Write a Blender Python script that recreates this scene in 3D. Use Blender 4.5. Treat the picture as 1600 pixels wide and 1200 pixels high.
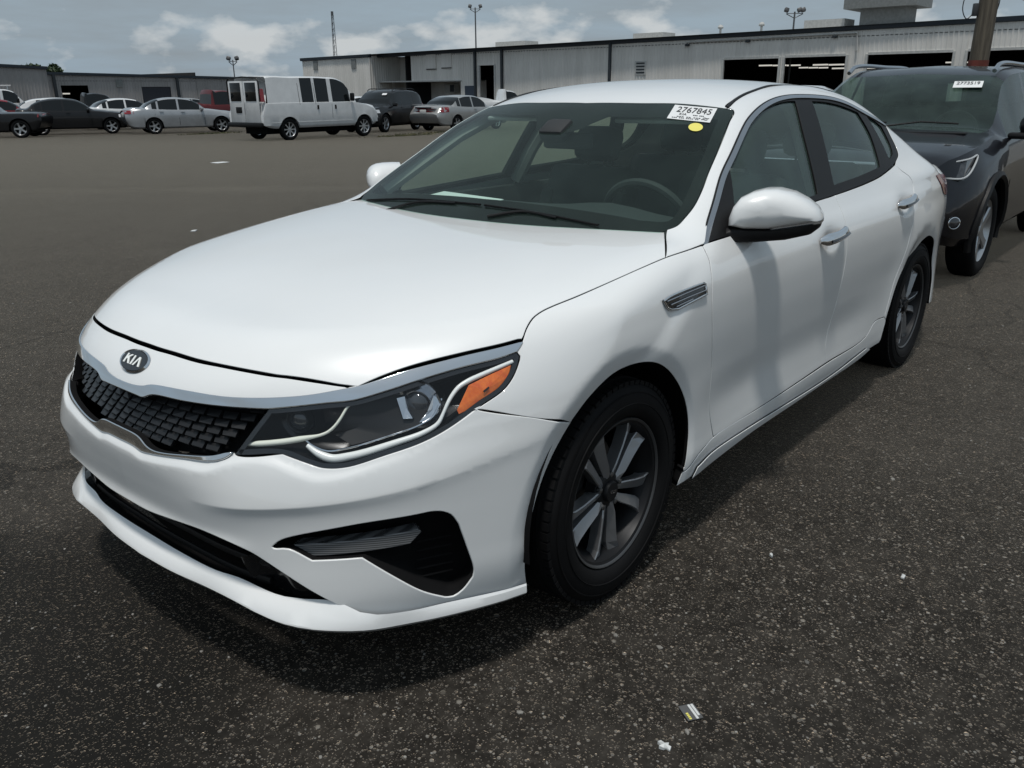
import bpy, bmesh, math, random
import numpy as np
from mathutils import Matrix, Vector
from mathutils.geometry import delaunay_2d_cdt
for _o in list(bpy.data.objects): bpy.data.objects.remove(_o)
scene=bpy.context.scene
C=scene.collection
# ---------------- camera ----------------
CAM=np.array([1.8695,2.0657,1.4285])
cd=bpy.data.cameras.new('camera'); cam=bpy.data.objects.new('camera',cd); C.objects.link(cam)
_r=(-0.639172,0.76902,-0.008213);_u=(-0.2577,-0.204101,0.944422);_f=(-0.724604,-0.605765,-0.328632)
cam.matrix_world=Matrix(((_r[0],_u[0],-_f[0],CAM[0]),(_r[1],_u[1],-_f[1],CAM[1]),(_r[2],_u[2],-_f[2],CAM[2]),(0,0,0,1)))
cd.sensor_fit='HORIZONTAL';cd.sensor_width=36;cd.lens=1321.71/1600*36
cd.clip_start=.05;cd.clip_end=5000
scene.camera=cam
# ---------------- sky and sun ----------------
SUN=Vector((.22,.12,.968)).normalized()
SUN_EL=math.asin(SUN.z);SUN_AZ=math.atan2(SUN.x,SUN.y)
w=bpy.data.worlds.new('World');scene.world=w;w.use_nodes=True
nt=w.node_tree;nt.nodes.clear()
def _wn(t,**k):
    n=nt.nodes.new(t)
    for a,b in k.items(): setattr(n,a,b)
    return n
out=_wn('ShaderNodeOutputWorld');bg=_wn('ShaderNodeBackground');bg.inputs[1].default_value=.10
sky=_wn('ShaderNodeTexSky',sky_type='NISHITA',sun_disc=False,sun_elevation=SUN_EL,sun_rotation=SUN_AZ,air_density=1.3,dust_density=3.0,ozone_density=1.2)
tc=_wn('ShaderNodeTexCoord');sep=_wn('ShaderNodeSeparateXYZ');nt.links.new(tc.outputs['Generated'],sep.inputs[0])
def _m(op,a,b=None,c=None,clamp=False):
    n=_wn('ShaderNodeMath',operation=op,use_clamp=clamp)
    for i,v in enumerate((a,b,c)):
        if v is None: continue
        if isinstance(v,(int,float)): n.inputs[i].default_value=v
        else: nt.links.new(v,n.inputs[i])
    return n.outputs[0]
# high thin layer: project the direction on a plane overhead
zz=_m('ADD',_m('MAXIMUM',sep.outputs[2],0.0),.10)
cx=_m('DIVIDE',sep.outputs[0],zz);cy=_m('DIVIDE',sep.outputs[1],zz)
cmb=_wn('ShaderNodeCombineXYZ');nt.links.new(cx,cmb.inputs[0]);nt.links.new(cy,cmb.inputs[1])
n1=_wn('ShaderNodeTexNoise');n1.inputs['Scale'].default_value=.9;n1.inputs['Detail'].default_value=6;n1.inputs['Roughness'].default_value=.58
nt.links.new(cmb.outputs[0],n1.inputs['Vector'])
r1=_wn('ShaderNodeMapRange');r1.inputs[1].default_value=.36;r1.inputs[2].default_value=.74;nt.links.new(n1.outputs[0],r1.inputs[0])
# low cumulus band near the horizon
mp=_wn('ShaderNodeMapping');mp.inputs['Scale'].default_value=(10,10,21);nt.links.new(tc.outputs['Generated'],mp.inputs[0])
n2=_wn('ShaderNodeTexNoise');n2.inputs['Scale'].default_value=1.25;n2.inputs['Detail'].default_value=7;n2.inputs['Roughness'].default_value=.5
nt.links.new(mp.outputs[0],n2.inputs['Vector'])
thr=_m('MULTIPLY_ADD',sep.outputs[2],2.3,.405)
r2=_m('MULTIPLY',_m('SUBTRACT',n2.outputs[0],thr),8.0,clamp=True)
mx1=_wn('ShaderNodeMix',data_type='RGBA');mx1.inputs[7].default_value=(2.6,2.95,3.2,1)
base=_wn('ShaderNodeMix',data_type='RGBA');base.inputs[0].default_value=.88;base.inputs[7].default_value=(3.15,4.0,4.75,1)
nt.links.new(sky.outputs[0],base.inputs[6])
nt.links.new(base.outputs[2],mx1.inputs[6]);nt.links.new(_m('MULTIPLY',r1.outputs[0],.8),mx1.inputs[0])
mx2=_wn('ShaderNodeMix',data_type='RGBA');mx2.inputs[7].default_value=(6.3,6.5,6.5,1)
nt.links.new(mx1.outputs[2],mx2.inputs[6]);nt.links.new(_m('MULTIPLY',r2,.75),mx2.inputs[0])
nt.links.new(mx2.outputs[2],bg.inputs[0]);nt.links.new(bg.outputs[0],out.inputs[0])
sl=bpy.data.lights.new('sun','SUN');sl.energy=2.45;sl.angle=math.radians(6);sl.color=(1,.97,.92)
so=bpy.data.objects.new('sun',sl);C.objects.link(so);so.rotation_euler=SUN.to_track_quat('Z','Y').to_euler();so.location=(0,0,30)
vs=scene.view_settings;vs.view_transform='Standard';vs.look='None';vs.exposure=0;vs.gamma=1;vs.use_curve_mapping=False
scene.cycles.max_bounces=10;scene.cycles.transparent_max_bounces=14;scene.cycles.caustics_reflective=False;scene.cycles.caustics_refractive=False
# ---------------- materials ----------------
MATS={}
class NT:
    def __init__(s,name):
        s.m=bpy.data.materials.new(name);s.m.use_nodes=True;s.t=s.m.node_tree
        s.b=s.t.nodes['Principled BSDF'];s.o=s.t.nodes['Material Output'];MATS[name]=s.m
    def n(s,t,**k):
        n=s.t.nodes.new(t)
        for a,b in k.items(): setattr(n,a,b)
        return n
    def l(s,a,b): s.t.links.new(a,b)
    def set(s,**k):
        for a,v in k.items():
            i=s.b.inputs[a.replace('_',' ')]
            if hasattr(v,'is_output') or hasattr(v,'links'): s.l(v,i)
            else: i.default_value=(*v,1) if isinstance(v,tuple) and len(v)==3 else v
        return s
    def noise(s,scale,detail=3,rough=.5,vec=None,dist=0):
        n=s.n('ShaderNodeTexNoise');n.inputs['Scale'].default_value=scale;n.inputs['Detail'].default_value=detail;n.inputs['Roughness'].default_value=rough;n.inputs['Distortion'].default_value=dist
        s.l(vec if vec is not None else s.obj(),n.inputs['Vector']);return n.outputs[0]
    def obj(s):
        if not hasattr(s,'_tc'): s._tc=s.n('ShaderNodeTexCoord')
        return s._tc.outputs['Object']
    def geo(s):
        if not hasattr(s,'_g'): s._g=s.n('ShaderNodeNewGeometry')
        return s._g.outputs['Position']
    def ramp(s,f,stops,interp='LINEAR'):
        r=s.n('ShaderNodeValToRGB');r.color_ramp.interpolation=interp;e=r.color_ramp.elements
        while len(e)<len(stops): e.new(.5)
        for x,(p,c) in zip(e,stops): x.position=p;x.color=(*c,1) if len(c)==3 else c
        s.l(f,r.inputs[0]);return r.outputs[0]
    def math(s,op,a,b=None,c=None,clamp=False):
        n=s.n('ShaderNodeMath',operation=op,use_clamp=clamp)
        for i,v in enumerate((a,b,c)):
            if v is None: continue
            if isinstance(v,(int,float)): n.inputs[i].default_value=v
            else: s.l(v,n.inputs[i])
        return n.outputs[0]
    def mix(s,f,a,b,blend='MIX'):
        n=s.n('ShaderNodeMix',data_type='RGBA',blend_type=blend)
        for i,v in ((0,f),(6,a),(7,b)):
            if isinstance(v,(int,float)): n.inputs[i].default_value=v
            elif isinstance(v,tuple): n.inputs[i].default_value=(*v,1)
            else: s.l(v,n.inputs[i])
        return n.outputs[2]
    def bump(s,h,strength=.3,dist=.01):
        n=s.n('ShaderNodeBump');n.inputs['Strength'].default_value=strength;n.inputs['Distance'].default_value=dist
        s.l(h,n.inputs['Height']);s.l(n.outputs[0],s.b.inputs['Normal'])
def plain(name,col,rough=.5,metal=0,spec=.5,coat=0,bump=0,bscale=200,var=.06):
    a=NT(name)
    f=a.noise(6,3)
    lo=tuple(c*(1-var) for c in col);hi=tuple(min(1,c*(1+var)) for c in col)
    a.set(Base_Color=a.ramp(f,[(.3,lo),(.7,hi)]),Roughness=rough,Metallic=metal)
    a.b.inputs['Specular IOR Level'].default_value=spec;a.b.inputs['Coat Weight'].default_value=coat;a.b.inputs['Coat Roughness'].default_value=.03
    if bump: a.bump(a.noise(bscale,2),bump,.002)
    return a.m
def paint(name,col,metal=0.,rough=.35,flake=0.,dust=.04):
    a=NT(name);p=a.obj()
    d=a.noise(3.,5,.6)
    base=a.ramp(d,[(.35,tuple(c*(1-dust) for c in col)),(.65,col)])
    a.set(Base_Color=base,Roughness=rough,Metallic=metal)
    a.b.inputs['Coat Weight'].default_value=1.;a.b.inputs['Coat Roughness'].default_value=.035
    a.l(a.ramp(a.noise(9,4,.6),[(.3,(.01,.01,.01)),(.75,(.045,.045,.045))]),a.b.inputs['Coat Roughness'])
    return a.m
def glassmat(name,tint,refl=1.0,rough=.0,haze=.0,ior=1.5):
    a=NT(name);a.t.nodes.remove(a.b)
    tr=a.n('ShaderNodeBsdfTransparent');tr.inputs[0].default_value=(*tint,1)
    gl=a.n('ShaderNodeBsdfGlossy');gl.inputs['Roughness'].default_value=rough;gl.inputs[0].default_value=(1,1,1,1)
    gm=a.n('ShaderNodeNewGeometry');dt=a.n('ShaderNodeVectorMath',operation='DOT_PRODUCT');a.l(gm.outputs['Normal'],dt.inputs[0]);a.l(gm.outputs['Incoming'],dt.inputs[1])
    cs=a.math('SUBTRACT',1.,a.math('ABSOLUTE',dt.outputs['Value']),clamp=True);f0=((ior-1)/(ior+1))**2*1.4
    fr=a.math('MULTIPLY_ADD',a.math('POWER',cs,5.),1-f0,f0)   # Schlick, same from both sides of the pane
    mx=a.n('ShaderNodeMixShader');a.l(a.math('MULTIPLY',fr,refl,clamp=True),mx.inputs[0]);a.l(tr.outputs[0],mx.inputs[1]);a.l(gl.outputs[0],mx.inputs[2])
    last=mx.outputs[0]
    if haze:  # pale green haze of light painted over the pane to lift its tone
        df=a.n('ShaderNodeBsdfDiffuse');df.inputs[0].default_value=(.30,.45,.40,1)
        m2=a.n('ShaderNodeMixShader');a.l(a.math('MULTIPLY',a.ramp(a.noise(5,5,.6),[(.25,(.35,.35,.35)),(.8,(1,1,1))]),haze),m2.inputs[0]);a.l(last,m2.inputs[1]);a.l(df.outputs[0],m2.inputs[2]);last=m2.outputs[0]
    a.l(last,a.o.inputs[0]);return a.m
paint('white_paint',(.82,.83,.825),rough=.34,dust=.02)
plain('black_gloss',(.008,.008,.009),.12,spec=.5,coat=.6)
plain('black_plastic',(.009,.009,.0095),.5,spec=.28,bump=.25,bscale=400)
plain('black_matte',(.006,.006,.0065),.85,spec=.15)
plain('rubber',(.0065,.0065,.007),.7,spec=.16,bump=.2,bscale=120,var=.25)
plain('chrome',(.78,.79,.80),.07,metal=1,var=.02)
plain('satin_chrome',(.50,.51,.53),.24,metal=1,var=.03)
plain('gunmetal',(.30,.305,.315),.30,metal=.6,coat=.5,var=.15)
plain('rim_dark',(.016,.0165,.018),.45,metal=.3,spec=.3)
plain('steel',(.25,.25,.25),.45,metal=1,var=.3)
plain('interior_dark',(.022,.025,.027),.75,bump=.2,bscale=300)
plain('seat_fabric',(.040,.043,.045),.9,bump=.3,bscale=500)
plain('interior_light',(.30,.30,.29),.8)
plain('lamp_black',(.007,.007,.0075),.25,spec=.4)
plain('lamp_grey',(.012,.0125,.0135),.45,spec=.3)
plain('drl_white',(.90,.92,.89),.25,coat=.4,var=.01)
plain('drl_warm',(.88,.90,.78),.25,coat=.4,var=.01)
plain('reflector',(.72,.73,.75),.12,metal=1,var=.02)
a=NT('amber');a.set(Base_Color=a.ramp(a.noise(60,2),[(.3,(.62,.10,.012)),(.7,(.80,.19,.02))]),Roughness=.22);a.b.inputs['Coat Weight'].default_value=.5
a=NT('tail_red');a.set(Base_Color=a.ramp(a.noise(40,2),[(.3,(.16,.006,.01)),(.7,(.30,.012,.018))]),Roughness=.15);a.b.inputs['Coat Weight'].default_value=.8
plain('paper',(.72,.73,.73),.7,var=.02);plain('ink',(.02,.02,.022),.7);plain('sticker_yellow',(.80,.72,.16),.6,var=.05)
glassmat('windshield_glass',(.78,.91,.85),refl=.52,haze=.05)
glassmat('side_glass',(.74,.88,.81),refl=.75,haze=.15)
glassmat('lens_clear',(.96,.97,.98),refl=.62)
glassmat('lens_clear_flat',(.9,.9,.9),refl=.8)
M=MATS
# ---------------- object helpers ----------------
def tag(o,label=None,cat=None,group=None,kind=None):
    for k,v in (('label',label),('category',cat),('group',group),('kind',kind)):
        if v: o[k]=v
    return o
def empty(name,loc=(0,0,0),rz=0,parent=None):
    o=bpy.data.objects.new(name,None);C.objects.link(o);o.location=loc;o.rotation_euler=(0,0,rz);o.parent=parent
    o.empty_display_size=.1
    return o
def mobj(name,V,F,mat,parent=None,smooth=False,normals=None,sharp=None):
    me=bpy.data.meshes.new(name)
    me.from_pydata([tuple(map(float,v)) for v in V],[],[tuple(map(int,f)) for f in F])
    if isinstance(mat,(list,tuple)):
        for m in mat: me.materials.append(M[m])
    else: me.materials.append(M[mat] if isinstance(mat,str) else mat)
    if smooth or normals is not None: me.polygons.foreach_set('use_smooth',[True]*len(me.polygons))
    if sharp is not None and smooth: me.set_sharp_from_angle(angle=math.radians(sharp))
    if normals is not None: me.normals_split_custom_set_from_vertices([tuple(map(float,n)) for n in normals])
    me.update()
    o=bpy.data.objects.new(name,me);C.objects.link(o);o.parent=parent
    return o
def link(name,me,parent=None,mw=None):
    o=bpy.data.objects.new(name,me);C.objects.link(o);o.parent=parent
    if mw is not None:o.matrix_local=mw
    return o
class MB:
    """collects simple shapes into one mesh"""
    def __init__(s): s.V=[];s.F=[];s.M=[]
    def add(s,V,F,mi=0):
        b=len(s.V);s.V+= [tuple(v) for v in V];s.F+=[tuple(b+i for i in f) for f in F];s.M+=[mi]*len(F);return s
    def box(s,c,d,rz=0,mi=0,bev=0,R=None):
        hx,hy,hz=d[0]/2,d[1]/2,d[2]/2
        if bev:
            b=min(bev,hx*.9,hy*.9,hz*.9);V=[];F=[]
            bm=bmesh.new();bmesh.ops.create_cube(bm,size=1)
            for v in bm.verts: v.co=Vector((v.co.x*d[0],v.co.y*d[1],v.co.z*d[2]))
            bmesh.ops.bevel(bm,geom=bm.edges[:],offset=b,segments=2,profile=.5,affect='EDGES')
            bm.verts.index_update();V=[v.co[:] for v in bm.verts];F=[[v.index for v in f.verts] for f in bm.faces];bm.free()
        else:
            V=[(x,y,z) for x in(-hx,hx) for y in(-hy,hy) for z in(-hz,hz)]
            F=[(0,1,3,2),(4,6,7,5),(0,4,5,1),(2,3,7,6),(0,2,6,4),(1,5,7,3)]
        Rm=np.array(R) if R is not None else np.array(Matrix.Rotation(rz,3,'Z'))
        s.add((np.array(V)@Rm.T+np.array(c)).tolist(),F,mi);return s
    def tube(s,P,r,n=8,mi=0,cap=True,flat=1.,up=None):
        P=np.array(P,float);N=len(P);r=np.broadcast_to(np.array(r,float),(N,))
        T=np.gradient(P,axis=0);T/=np.linalg.norm(T,axis=1)[:,None]+1e-12
        u=np.array(up if up is not None else ((0,0,1) if abs(T[0,2])<.9 else (1,0,0)),float)
        V=[]
        for i in range(N):
            a=np.cross(T[i],u);a/=np.linalg.norm(a)+1e-12;b=np.cross(a,T[i]);
            if up is None: u=b
            for k in range(n):
                t=2*math.pi*k/n;V.append(P[i]+r[i]*(math.cos(t)*a+math.sin(t)*b*flat))
        F=[(i*n+k,i*n+(k+1)%n,(i+1)*n+(k+1)%n,(i+1)*n+k) for i in range(N-1) for k in range(n)]
        if cap: F+=[tuple(range(n-1,-1,-1)),tuple((N-1)*n+k for k in range(n))]
        s.add(V,F,mi);return s
    def lathe(s,prof,c,axis='y',n=48,mi=0,close=False):
        V=[];m=len(prof)
        for k in range(n):
            t=2*math.pi*k/n
            for r,h in prof:
                q=(r*math.cos(t),h,r*math.sin(t)) if axis=='y' else (r*math.cos(t),r*math.sin(t),h)
                V.append((q[0]+c[0],q[1]+c[1],q[2]+c[2]))
        F=[]
        for k in range(n):
            k2=(k+1)%n
            for j in range(m-1):
                F.append((k*m+j,k2*m+j,k2*m+j+1,k*m+j+1))
        s.add(V,F,mi);return s
    def prism(s,poly,z0,z1,mi=0,fn=None):
        """poly in (u,v), extruded z0..z1; fn maps (u,v,w)->xyz"""
        n=len(poly);V=[(u,v,z0) for u,v in poly]+[(u,v,z1) for u,v in poly]
        if fn: V=[fn(*q) for q in V]
        F=[tuple(range(n-1,-1,-1)),tuple(range(n,2*n))]+[(i,(i+1)%n,n+(i+1)%n,n+i) for i in range(n)]
        s.add(V,F,mi);return s
    def build(s,name,mat,parent=None,smooth=False,sharp=40,fix=True):
        o=mobj(name,s.V,s.F,mat,parent,smooth,None,None)
        if isinstance(mat,(list,tuple)): o.data.polygons.foreach_set('material_index',s.M)
        if fix:
            bm=bmesh.new();bm.from_mesh(o.data);bmesh.ops.recalc_face_normals(bm,faces=bm.faces[:]);bm.to_mesh(o.data);bm.free()
        if smooth: o.data.set_sharp_from_angle(angle=math.radians(sharp))
        return o
def cr(P,step,closed=False):
    """centripetal-ish Catmull-Rom resampling of a polyline"""
    P=np.array(P,float)
    if len(P)==2:
        n=max(1,int(round(np.linalg.norm(P[1]-P[0])/step)));return P[0]+(P[1]-P[0])*np.linspace(0,1,n+1)[:,None]
    d=np.r_[0,np.cumsum(np.sqrt(np.linalg.norm(np.diff(P,axis=0),axis=1)))]
    m=np.gradient(P,d,axis=0)
    L=np.linalg.norm(np.diff(P,axis=0),axis=1);out=[]
    for i in range(len(P)-1):
        n=max(1,int(round(L[i]/step)));t=np.linspace(0,1,n,endpoint=False)[:,None];h=d[i+1]-d[i]
        out.append((2*t**3-3*t**2+1)*P[i]+(t**3-2*t**2+t)*h*m[i]+(-2*t**3+3*t**2)*P[i+1]+(t**3-t**2)*h*m[i+1])
    out.append(P[-1:]);return np.concatenate(out)
def mir(P): return np.array(P,float)*np.array([1,-1,1])
def inpoly(pts,poly):
    x,y=pts[:,0],pts[:,1];r=np.zeros(len(pts),bool);n=len(poly)
    for i in range(n):
        x1,y1=poly[i];x2,y2=poly[(i+1)%n]
        c=((y1>y)!=(y2>y))
        if y1!=y2: r^=c&(x<(x2-x1)*(y-y1)/(y2-y1)+x1)
    return r
def area2(p): x,y=p[:,0],p[:,1];return .5*np.sum(x*np.roll(y,-1)-y*np.roll(x,-1))
def inset(p,d):
    if area2(p)<0:p=p[::-1]
    e=np.roll(p,-1,0)-p;e/=np.linalg.norm(e,axis=1)[:,None]+1e-12
    n=np.stack([-e[:,1],e[:,0]],1);m=n+np.roll(n,1,0);l=np.linalg.norm(m,axis=1)[:,None];m/=np.maximum(l,.5)
    return p+m*d
# charts: surface patches are laid out in 2-D and dropped on the shape along a fixed direction
class Chart:
    def __init__(s,kind,ang=0,f=None,x0=.15):
        s.k=kind;s.f=f;s.x0=x0;a=math.radians(ang);s.c,s.s=math.cos(a),math.sin(a)
    def uv(s,P):
        P=np.atleast_2d(P)
        if s.k=='obl': return np.stack([P[:,0],P[:,2]*s.c-P[:,1]*s.s],1)
        if s.k=='top': return P[:,:2].copy()
        th=np.arctan2(P[:,1],P[:,0]-s.x0);return np.stack([th*.8,P[:,2]],1)
    def drop(s,q):
        N=len(q)
        if s.k=='obl':
            O=np.stack([q[:,0],-q[:,1]*s.s,q[:,1]*s.c],1);D=np.tile([0,-s.c,-s.s],(N,1));O=O-D*1.9;t0,t1,n=0,1.85,26
        elif s.k=='top':
            O=np.stack([q[:,0],q[:,1],np.full(N,1.75)],1);D=np.tile([0,0,-1.],(N,1));t0,t1,n=0,1.3,20
        else:
            th=q[:,0]/.8;D=-np.stack([np.cos(th),np.sin(th),0*th],1);O=np.stack([np.full(N,s.x0),0*th,q[:,1]],1)-D*1.35;t0,t1,n=0,1.2,22
        return cast(s.f,O,D,t0,t1,n,11)
def outline(ch,segs,step):
    pts=[]
    for sg in segs:
        c=ch.uv(cr(sg,step));pts.append(c[:-1] if len(c)>1 else c)
    p=np.concatenate(pts)
    keep=np.linalg.norm(np.roll(p,-1,0)-p,axis=1)>step*.2
    return p[keep]
def patch(ch,poly,holes=(),step=.02,gap=.0,off=0.,hgap=None,lines=()):
    if area2(poly)<0: poly=poly[::-1]
    if gap: poly=inset(poly,gap)
    hs=[]
    for h in holes:
        if area2(h)<0:h=h[::-1]
        hs.append(inset(h,-(gap if hgap is None else hgap)) if (gap or hgap) else h)
    lo,hi=poly.min(0),poly.max(0)
    gx=np.arange(lo[0],hi[0],step);gy=np.arange(lo[1],hi[1],step*.866)
    G=np.stack(np.meshgrid(gx,gy),-1);G[1::2,:,0]+=step/2;G=G.reshape(-1,2)
    ok=inpoly(G,inset(poly,step*.5))
    for h in hs: ok&=~inpoly(G,inset(h,-step*.5))
    for l in lines:   # extra points along feature lines, grid points too close to them dropped
        tr=Cur(l[:,0],l[:,1],'cr')(np.clip(G[:,0],l[0,0],l[-1,0]));ok&=~((np.abs(G[:,1]-tr)<step*.55)&(G[:,0]>=l[0,0])&(G[:,0]<=l[-1,0]))
    G=G[ok]
    for l in lines:
        k=inpoly(l,inset(poly,step*.35))
        for h in hs: k&=~inpoly(l,inset(h,-step*.35))
        G=np.concatenate([G,l[k]])
    loops=[poly]+hs;V=[];E=[];b=0
    for l in loops:
        n=len(l);V.append(l);E+=[(b+i,b+(i+1)%n) for i in range(n)];b+=n
    V.append(G);V=np.concatenate(V)
    r=delaunay_2d_cdt([Vector(v) for v in V],E,[],0,1e-7)
    q=np.array([v[:] for v in r[0]]);F=np.array([f[:] for f in r[2]])
    cen=q[F].mean(1);ok=inpoly(cen,poly)
    for h in hs: ok&=~inpoly(cen,h)
    F=F[ok]
    P,hit=ch.drop(q);
    good=hit[F].all(1);F=F[good]
    P=np.where(hit[:,None],P,0)
    use=np.unique(F);mp=-np.ones(len(q),int);mp[use]=np.arange(len(use));P=P[use];F=mp[F]
    N=grad(ch.f,P)
    # orientation
    t=np.cross(P[F[:,1]]-P[F[:,0]],P[F[:,2]]-P[F[:,0]]);fl=(t*N[F[:,0]]).sum(1)<0
    F[fl]=F[fl][:,::-1]
    return P+N*off,F,N
HEM=[0]
def rimmed(P,F,N,depth=.012,rnd=.0022):
    """adds a folded rim along open edges: small rounded lip, then a hem going inwards"""
    e={}
    for f in F:
        for i in range(3): e[(f[i],f[(i+1)%3])]=1
    bd=[(a,b) for (a,b) in e if (b,a) not in e]
    if not bd or depth<=0: return P,F,N
    bv=np.unique(np.array(bd).ravel());ix={v:i for i,v in enumerate(bv)}
    out=np.zeros((len(bv),3))
    for a,b in bd:
        t=P[b]-P[a];o=np.cross(t,N[a]+N[b]);o/=np.linalg.norm(o)+1e-12
        out[ix[a]]+=o;out[ix[b]]+=o
    out/=np.linalg.norm(out,axis=1)[:,None]+1e-12
    n=len(P);m=len(bv);Nb=N[bv]
    A=P[bv]+out*rnd*.7-Nb*rnd*.35;NA=Nb*.6+out*.8
    B=P[bv]+out*rnd-Nb*rnd*1.2;NB=out
    D=P[bv]+out*rnd*.6-Nb*depth
    PP=np.concatenate([P,A,B,B,D]);NN=np.concatenate([N,NA,NB,NB,out])
    NN/=np.linalg.norm(NN,axis=1)[:,None]
    FF=[tuple(f) for f in F];HM=[]
    for a,b in bd:
        i,j=ix[a],ix[b]
        FF+=[(b,a,n+i,n+j),(n+j,n+i,n+m+i,n+m+j)];HM.append((n+2*m+j,n+2*m+i,n+3*m+i,n+3*m+j))
    HEM[0]=len(HM);return PP,FF+HM,NN
def panel(name,ch,poly,mat,parent,holes=(),step=.02,gap=.003,off=0.,depth=.016,mirror=False,hgap=None,rnd=.0016,label=None,lines=()):
    P,F,N=patch(ch,poly,holes,step,gap,off,hgap,lines);HEM[0]=0;P,F,N=rimmed(P,F,N,depth,rnd);hm=HEM[0]
    def dress(o):   # folded hems coloured black to stand for the shade inside the gaps
        if hm: o.data.materials.append(M['black_matte']);o.data.polygons.foreach_set('material_index',[0]*(len(F)-hm)+[1]*hm)
        return o
    o=dress(mobj(name,P,F,mat,parent,normals=N))
    r=[o]
    if mirror:
        r.append(dress(mobj(name,mir(P),[tuple(f)[::-1] for f in F],mat,parent,normals=mir(N))))
    return r
def both(name,mb,mat,parent,smooth=True,sharp=40):
    """builds a left part and its mirrored twin"""
    a=mb.build(name,mat,parent,smooth,sharp)
    me=a.data.copy()
    for v in me.vertices: v.co.y*=-1
    me.flip_normals()
    b=link(name,me,parent)
    return a,b
# ---------- spline helpers ----------
class Spl:
    def __init__(s,k,mode='nat'):
        s.k=np.array(k,float); s.asc=s.k[-1]>s.k[0]
        if not s.asc: s.k=s.k[::-1]
        n=len(s.k); s.n=n; h=np.diff(s.k); s.h=h
        if mode=='nat':
            A=np.eye(n);B=np.zeros((n,n))
            for i in range(1,n-1):
                A[i,i-1]=h[i-1];A[i,i]=2*(h[i-1]+h[i]);A[i,i+1]=h[i]
                B[i,i-1]=6/h[i-1];B[i,i+1]=6/h[i];B[i,i]=-6/h[i-1]-6/h[i]
            M=np.linalg.solve(A,B)          # second derivatives
            D=np.zeros((n,n))
            for i in range(n-1):
                D[i,i]-=1/h[i];D[i,i+1]+=1/h[i];D[i]-=h[i]*(2*M[i]+M[i+1])/6
            D[-1,-1]+=1/h[-1];D[-1,-2]-=1/h[-1];D[-1]+=h[-1]*(M[-2]+2*M[-1])/6
        else:
            D=np.zeros((n,n))
            for i in range(1,n-1):
                w=h[i]/(h[i-1]+h[i])
                D[i,i-1]-=w/h[i-1];D[i,i]+=w/h[i-1]-(1-w)/h[i];D[i,i+1]+=(1-w)/h[i]
            D[0,0]-=1/h[0];D[0,1]+=1/h[0];D[-1,-1]+=1/h[-1];D[-1,-2]-=1/h[-1]
        s.D=D
    def basis(s,x):
        x=np.asarray(x,float);xc=np.clip(x,s.k[0],s.k[-1])
        i=np.clip(np.searchsorted(s.k,xc,'right')-1,0,s.n-2)
        h=s.h[i];t=(xc-s.k[i])/h
        h00=2*t**3-3*t**2+1;h10=t**3-2*t**2+t;h01=-2*t**3+3*t**2;h11=t**3-t**2
        B=np.zeros((len(x),s.n));r=np.arange(len(x))
        B[r,i]+=h00;B[r,i+1]+=h01
        B+=(h10*h)[:,None]*s.D[i]+(h11*h)[:,None]*s.D[i+1]
        d=x-xc
        if np.any(d!=0):
            B+=np.where(d<0,d,0)[:,None]*s.D[0]+np.where(d>0,d,0)[:,None]*s.D[-1]
        return B
class Cur:
    def __init__(s,k,v,mode='nat'):
        s.s=Spl(k,mode);s.v=np.array(v,float)
        if not s.s.asc:s.v=s.v[::-1]
    def __call__(s,x): return s.s.basis(np.ravel(x))@s.v
class Fld:
    def __init__(s,ka,kb,C,ma='nat',mb='nat'):
        s.a=Spl(ka,ma);s.b=Spl(kb,mb);s.C=np.array(C,float)
        if not s.a.asc:s.C=s.C[::-1]
        if not s.b.asc:s.C=s.C[:,::-1]
    def __call__(s,a,b):
        return np.einsum('ni,ni->n',s.a.basis(a)@s.C,s.b.basis(b))
def smax(a,b,r):
    h=np.clip(0.5+0.5*(a-b)/r,0,1);return b+(a-b)*h+r*h*(1-h)
def smin(a,b,r): return -smax(-a,-b,r)
def gauss(d,w): return np.exp(-(d/w)**2)
def sstep(t): t=np.clip(t,0,1);return t*t*(3-2*t)
# ---------- master shape of the white sedan (front axle at x=0, +x forward, +y its left side) ----------
HOOD=Fld([1.0,.9,.8,.65,.5,.25,0,-.25,-.5,-.8],[0,.3,.55,.7,.8,.9],[
 [.715,.712,.675,.62,.56,.48],
 [.797,.794,.762,.71,.65,.57],
 [.855,.853,.832,.795,.74,.66],
 [.889,.888,.873,.842,.796,.72],
 [.917,.915,.900,.874,.843,.785],
 [.951,.950,.940,.924,.903,.86],
 [.975,.974,.968,.957,.941,.905],
 [.992,.992,.989,.982,.970,.938],
 [1.004,1.004,1.004,1.000,.991,.962],
 [1.016,1.016,1.017,1.015,1.008,.985]],'nat','nat')
GC=Cur([.2,0,-.2,-.5,-.8,-1.03,-1.2,-1.4,-1.65,-1.9,-2.2,-2.5,-2.8,-3.1,-3.3,-3.45,-3.7,-3.9],
       [.71,.82,.925,1.083,1.24,1.355,1.413,1.450,1.467,1.466,1.444,1.398,1.318,1.210,1.130,1.09,1.075,1.06],'cr')
GD=Cur([.2,-.2,-.5,-1.1,-1.5,-2.0,-2.6,-3.2,-3.9],[.05,.05,.05,.052,.045,.036,.045,.075,.06],'cr')
SX=[.9,.75,.6,.4,.2,0,-.3,-.6,-1.2,-1.8,-2.3,-2.8,-3.2,-3.5,-3.75,-3.95]
SY=[.60,.73,.812,.882,.915,.924,.917,.911,.910,.913,.918,.922,.893,.835,.755,.66]
SZ=[.10,.18,.25,.32,.38,.45,.58,.72,.82,.88,.93,.97,1.01,1.1,1.2,1.3,1.4,1.5]
SO=[-.10,-.035,-.008,-.002,-.008,-.014,-.006,0,-.004,-.014,-.034,-.058,-.080,-.122,-.170,-.222,-.282,-.36]
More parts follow.
